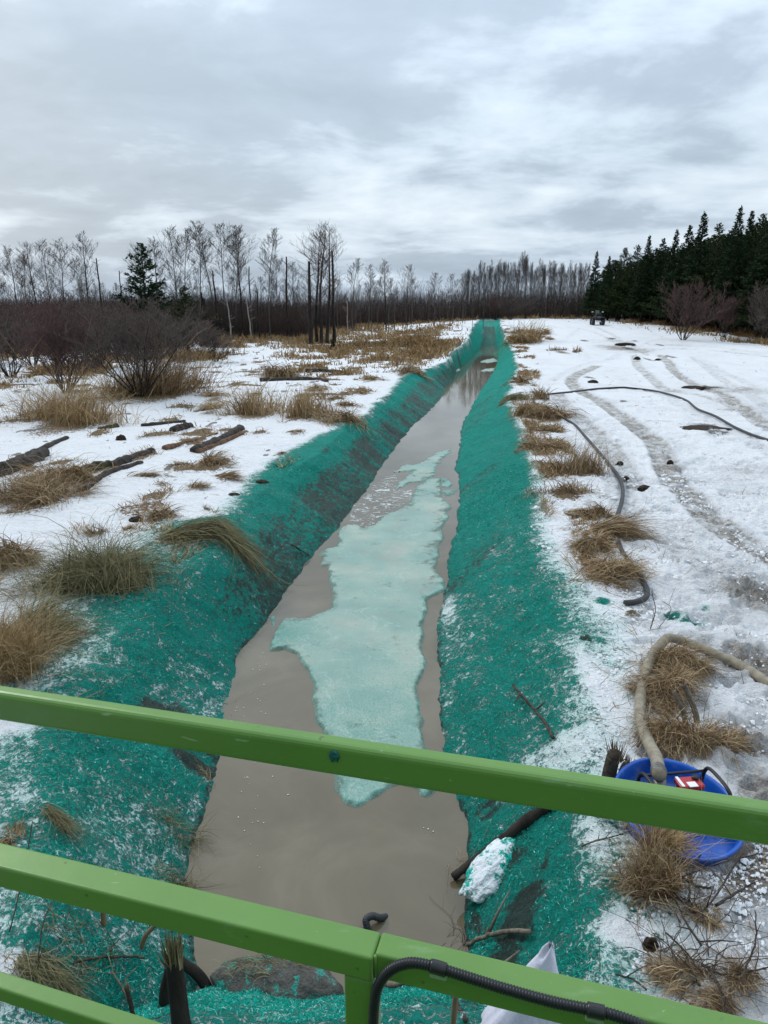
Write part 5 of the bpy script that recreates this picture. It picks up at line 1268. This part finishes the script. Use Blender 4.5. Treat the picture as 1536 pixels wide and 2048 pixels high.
for i in range(130):
    px = 925+ (i/130)*250+r.uniform(-3, 3); f = (px-925)/250
    top = 534-10*math.sin(f*3)+r.uniform(-12, 18)-(14 if 1035 < px < 1055 else 0) if px > 950 else 540+r.uniform(-5, 10)
    Y = 86+r.uniform(0, 14); X, hh = xz_at(px, top, Y); put(protoA[i % 6], X, Y, hh, 10.0, r.uniform(0, 6), lab, 'bare aspens in the far grove', .42)
lab = 'small bare tree in the brushy woodland edge across the field'
for i in range(60):
    px = -40+i*17+r.uniform(-6, 6); top = 560+r.uniform(-22, 20)+(px/900)*14; Y = 64+r.uniform(0, 18); X, hh = xz_at(px, top, Y)
    put(protoA[(i*5) % 6], X, Y, hh, 10.0, r.uniform(0, 6), lab, 'low bare trees along the woodland edge', .9)
for i, (px, top, Y, lean, lab) in enumerate([(505,590,56,-.09,'pale sapling trunk leaning left below the broken pole'),(385,600,54,.0,'pale bent sapling near the right end of the shrubs'),(465,590,52,-.06,'pale slim sapling between the two leaning ones'),(695,600,66,0,'pale sapling right of the black poles')]):
    dead_pole(px, top, Y, .055, lab, lean, 30+i, 'pale_bark')

def thicket():
    r = np.random.default_rng(8); n = 62000
    Y = 57+51*r.uniform(0, 1, n)**1.5; u = r.uniform(-.66, .30, n); X = u*Y; keep = ~((u > -.04) & (Y < 86)) & ~((u > -.10) & (Y < 74)) & ~((u > -.26) & (Y < 60))
    X = X[keep]; Y = Y[keep]; u = u[keep]; n = len(X)
    z = terrain(X, Y); top = 592+8*fbm(X*.10, X*0, 3, 301)*2 + 10*r.normal(0, 1, n) - 18*ss(-.1, .1, u)
    v = (top-1024)/F; zt = H+Y*(-(SP+v*CP)/(CP-v*SP)); h = np.clip((zt-z), 1.2, 6)*r.uniform(.45, 1.05, n)
    a = r.uniform(0, 6.28, n); ln = r.uniform(0, .28, n)
    A = np.stack([X, Y, z-.1], 1); D = np.stack([np.cos(a)*ln, np.sin(a)*ln, np.ones(n)], 1)
    B = A+D*(h*.5)[:, None]; C = B+(D*np.array([1.6, 1.6, 1])+r.normal(0, .08, (n, 3)))*(h*.5)[:, None]
    rr = r.uniform(.007, .018, n)[:, None]
    a2 = r.uniform(0, 6.28, n); e = r.uniform(.2, 1, n); T0 = A+D*(h*r.uniform(.3, .7, n))[:, None]
    T1 = T0+np.stack([np.cos(a2), np.sin(a2), e*1.2], 1)*(h*.22)[:, None]
    T2 = B+np.stack([-np.cos(a2), -np.sin(a2), e*1.3], 1)*(h*.25)[:, None]
    S = np.concatenate([np.concatenate([A, B, rr, rr*.8], 1), np.concatenate([B, C, rr*.8, rr*.4], 1), np.concatenate([T0, T1, rr*.6, rr*.4], 1), np.concatenate([B, T2, rr*.6, rr*.4], 1)])
    V, Q = segs_np(S, 3); o = mesh_np('brush_thicket', V, Q, M['thicket']); link_props(o, 'dense brown leafless brush at the foot of the far trees', None, None, 'stuff')
    # nearer reddish brush on the left
    n = 8000; Y = r.uniform(46, 64, n); X = r.uniform(-.66, -.27, n)*Y; z = terrain(X, Y); h = r.uniform(1.3, 3.0, n); a = r.uniform(0, 6.28, n); ln = r.uniform(0, .45, n)
    A = np.stack([X, Y, z-.05], 1); D = np.stack([np.cos(a)*ln, np.sin(a)*ln, np.ones(n)], 1); B = A+D*(h*.5)[:, None]; C = B+(D*1.0+r.normal(0, .1, (n, 3)))*(h*.5)[:, None]; rr = r.uniform(.006, .013, n)[:, None]
    T = B+np.stack([-np.cos(a), -np.sin(a), 1+0*a], 1)*(h*.25)[:, None]
    S = np.concatenate([np.concatenate([A, B, rr, rr*.8], 1), np.concatenate([B, C, rr*.8, rr*.4], 1), np.concatenate([B, T, rr*.6, rr*.4], 1)])
    V, Q = segs_np(S, 3); o = mesh_np('red_brush', V, Q, M['redtwig']); link_props(o, 'reddish low brush behind the left shrubs', None, None, 'stuff')
thicket()

# ------------------------------------------------------------------ conifers
def conifer(seed, h=10, R=1.9, nb=150, droop=.25, clump=.0, base_f=.12, mat='spruce', spray=(.10, .30), per=26, name='spruce_tree', cyl=.75):
    r = np.random.default_rng(seed); t = thing(name, 'dark conifer', 'tree')
    P = [(r.normal(0, .02), r.normal(0, .02), h*f) for f in np.linspace(0, 1, 9)]
    np_obj('trunk', [tube_np(P, np.linspace(.14, .015, 9), 8)], M['darkbark'], t)
    A = []; D = []; Ls = []
    for k in range(nb):
        f = base_f+(1-base_f)*(k+r.uniform(0, 1))/nb; a = r.uniform(0, 6.28)
        L = R*((1-f)**cyl)*r.uniform(.55, 1.15)*(1+clump*math.sin(f*37+a))+.10
        e = .15+.75*f**2-droop*(1-f)+r.normal(0, .12)
        b = np.array([0, 0, h*f]); m = max(6, int(per*L/R)+4)
        s = r.uniform(.15, 1, m)**.8; d = np.array([math.cos(a)*math.cos(e), math.sin(a)*math.cos(e), math.sin(e)])
        c = b+d*(s*L)[:, None]; c[:, 2] -= droop*.35*(s*L)**2/R
        if f > .15: A.append(c+r.normal(0, .05, (m, 3))*(L*.9+.3)); 
        else: A.append(c)
        sd = np.cross(d, [0, 0, 1.0]); dirs = d[None, :]*r.uniform(.3, 1, m)[:, None]+sd[None, :]*r.uniform(-1, 1, m)[:, None]+np.array([0, 0, 1])*r.normal(.05, .35, m)[:, None]
        D.append(dirs/np.linalg.norm(dirs, axis=1)[:, None]); Ls.append(r.uniform(spray[0], spray[1], m)*(1.15-.6*f))
    m = 14; f = r.uniform(.9, 1.02, m); A.append(np.stack([r.normal(0, .03, m), r.normal(0, .03, m), h*f], 1)); q = r.normal(0, .5, (m, 3)); q[:, 2] = 1; D.append(q/np.linalg.norm(q, axis=1)[:, None]); Ls.append(np.full(m, .16))
    A = np.concatenate(A); D = np.concatenate(D); Ls = np.concatenate(Ls); n = len(A)
    # every spray: three narrow blades fanned about its twig
    VV = []; 
    for q in range(3):
        ax = r.normal(0, 1, (n, 3)); sd = np.cross(D, ax); sd /= np.linalg.norm(sd, axis=1)[:, None]+1e-9
        dd = D+sd*(q-1)*.55; dd /= np.linalg.norm(dd, axis=1)[:, None]
        w = np.cross(dd, r.normal(0, 1, (n, 3))); w /= np.linalg.norm(w, axis=1)[:, None]+1e-9
        w = w*(Ls*.16)[:, None]; m1 = A+dd*(Ls*.5)[:, None]
        VV.append(np.stack([A, m1-w, A+dd*Ls[:, None], m1+w], 1))
    V = np.concatenate(VV).reshape(-1, 3); Q = np.arange(len(V)).reshape(-1, 4)
    mesh_np('crown', V, Q, M[mat], t); return t
protoC = [conifer(200, R=1.7, nb=300, per=42, spray=(.10, .30), cyl=.95), conifer(201, R=2.1, nb=300, per=44, mat='spruce', spray=(.10, .30), cyl=.9),
          conifer(202, R=2.5, nb=210, per=34, droop=-.1, clump=.25, mat='pine', base_f=.16, cyl=.7, spray=(.12, .32)), conifer(203, R=2.3, nb=210, per=34, droop=-.05, clump=.3, mat='pine', base_f=.2, cyl=.65, spray=(.12, .32))]
CN = [(1182,504,80,0,.85,'slim pointed spruce standing at the left end of the dark stand'),(1207,513,78,1,.8,'second spruce from the left end of the dark stand'),(1236,497,76,3,1,'third conifer of the dark stand'),
 (1260,492,74,2,1,'fourth conifer of the dark stand'),(1280,474,72,0,.9,'pointed spruce rising fifth in the dark stand'),(1308,478,71,3,1,'broad conifer sixth in the dark stand'),(1332,462,68,1,.9,'spiky topped spruce seventh in the dark stand'),
 (1356,452,66,3,1,'broad pine eighth in the dark stand'),(1380,428,64,0,1,'spruce with the bare candle tip in the middle of the stand'),(1412,450,62,2,1,'rounded pine right of the candle tipped spruce'),(1447,417,58,1,.9,'tall spruce left of the dip in the skyline'),
 (1470,424,60,0,.8,'narrow spruce in the skyline dip'),(1492,430,58,3,.9,'pine left of the tallest spruce'),(1517,396,54,1,.95,'tallest spruce near the right photo edge'),(1545,410,53,3,1,'conifer cut by the right photo edge')]
for i, (px, top, Y, k, w, lab) in enumerate(CN):
    X, hh = xz_at(px, top, Y); put(protoC[k if i in (2, 3, 9, 12, 14) else i % 2], X, Y, hh, 10.0, i*1.9, lab, None, w*1.35)
r = random.Random(12)
for i in range(70):
    f = (i+.5)/70; px = 1196+f*400; Y = 84-26*f+r.uniform(-1, 14); top = 522-106*f+r.uniform(0, 30); X, hh = xz_at(px, top, Y)
    put(protoC[r.randrange(4)], X, Y, hh, 10.0, r.uniform(0, 6), 'dark conifer packed inside the evergreen stand at right', 'conifers packed in the evergreen stand', 1.95)
for i in range(22):
    f = (i+.5)/22; px = 1205+f*370; Y = 78-26*f+r.uniform(-2, 2); top = 570-45*f+r.uniform(-15, 15); X, hh = xz_at(px, top, Y)
    put(protoC[2+i % 2], X, Y, hh, 10.0, r.uniform(0, 6), 'olive green lower conifer at the front of the evergreen stand', 'low conifers at the front of the stand', 2.1)
pineL = conifer(210, h=10, R=3.0, nb=120, per=36, droop=-.1, clump=.25, mat='spruce', base_f=.1, cyl=.75, spray=(.22, .5), name='pine_tree')
X, hh = xz_at(300, 489, 50); put(pineL, X, 50, hh, 10, 0, 'lone dark pine rising above the left shrubs', None, 1.35)
X, hh = xz_at(376, 572, 47); put(protoC[2], X, 47, hh, 10, 1, 'round dark conifer low beside the lone pine', None, 2.3)
X, hh = xz_at(408, 585, 66); put(protoC[1], X, 66, hh, 10, 3, 'small dark conifer behind the birch group', None, 1.3)
X, hh = xz_at(666, 668, 47); put(protoC[0], X, 47, hh, 10, 3, 'knee high young spruce below the black poles', None, 1.3)
t = thing('leaning_trunk', 'pale fallen trunk leaning in front of the spruces at right', 'dead tree', gp(1455, 645))
a = np.array(t.location); b = np.array([xz_at(1505, 610, a[1])[0], a[1], a[2]+xz_at(1505, 610, a[1])[1]])
np_obj('trunk', [tube_np([a-a, (b-a)*.5, b-a], [.09, .07, .04], 8)], M['aspen'], t)

# ------------------------------------------------------------------ the quad bike
def atv():
    C = gp(1194, 650); t = thing('quad_bike', 'black quad bike parked on the far snow track', 'quad bike', C, math.radians(-8))
    for sx in (-1, 1):
        for sy, rr in ((-1, .30), (1, .30)):
            w = np_obj('wheel', [tube_np([(-.13, 0, 0), (-.10, 0, 0), (.10, 0, 0), (.13, 0, 0)], [rr*.82, rr, rr, rr*.82], 28)], M['black'], t); w.location = (sx*.44, sy*.62, rr)
            h = np_obj('rim', [tube_np([(-.135, 0, 0), (.135, 0, 0)], rr*.45, 20)], M['steel'], w)
    bm = bmesh.new(); bm_box(bm, (0, 0, .58), (.42, 1.55, .34), None, .08, 3); bm_box(bm, (0, -.1, .80), (.30, .75, .16), None, .06, 3); bm_box(bm, (0, .55, .84), (.34, .4, .22), None, .08, 3); bm_obj('body', bm, M['black'], t)
    for sx in (-1, 1):
        for sy in (-1, 1):
            bm = bmesh.new(); bm_box(bm, (sx*.40, sy*.60, .67), (.36, .72, .08), Matrix.Rotation(sx*.22, 3, 'Y'), .03, 2)
            bmesh.ops.translate(bm, vec=(0, 0, .0), verts=bm.verts[:]); 
            for v in bm.verts: v.co.z = .66+(v.co.z-v.co.z)*0+(.06*(1-((v.co.y-sy*.60)/.4)**2)) + (.03 if v.co.z > .67 else -.03)
            bm_obj('fender', bm, M['black'], t)
    for sy, zz in ((-.66, .80), (.66, .98)):
        parts = [tube_np([(x, sy-.24, zz), (x, sy+.24, zz)], .012, 6) for x in np.linspace(-.4, .4, 6)]+[tube_np([(-.42, sy+q, zz), (.42, sy+q, zz)], .014, 6) for q in (-.24, .24)]
        np_obj('cargo_rack', parts, M['black'], t)
    np_obj('handlebar', [tube_np(spline([(-.42, .22, 1.10), (-.2, .30, 1.08), (0, .34, 1.0), (.2, .30, 1.08), (.42, .22, 1.10)], 4), .018, 8)], M['black'], t)
    for sx in (-1, 1):
        bm = bmesh.new(); bm_box(bm, (sx*.46, .28, 1.16), (.15, .05, .09), None, .02); bm_obj('mirror', bm, M['white'], t)
    bm = bmesh.new(); bm_box(bm, (0, -.62, .93), (.46, .34, .24), None, .05, 3); bm_obj('rear_box', bm, M['black'], t)
    bm = bmesh.new(); bm_box(bm, (.02, -.80, .72), (.34, .02, .14), None, .01); bm_obj('licence_plate', bm, M['steel'], t)
    bm = bmesh.new(); bm_box(bm, (0, -.80, .34), (.40, .04, .12), None, .015); bm_obj('rear_bumper', bm, M['white'], t)
    bm = bmesh.new(); bm_box(bm, (0, .42, 1.17), (.36, .02, .26), Matrix.Rotation(-.3, 3, 'X')@Matrix.Identity(3), .008)
    for v in bm.verts: pass
    bm_obj('windscreen', bm, M['steel'], t)
atv()
print("objects", len(SC.objects), "tris", sum(len(o.data.polygons) for o in SC.objects if o.type == 'MESH'))
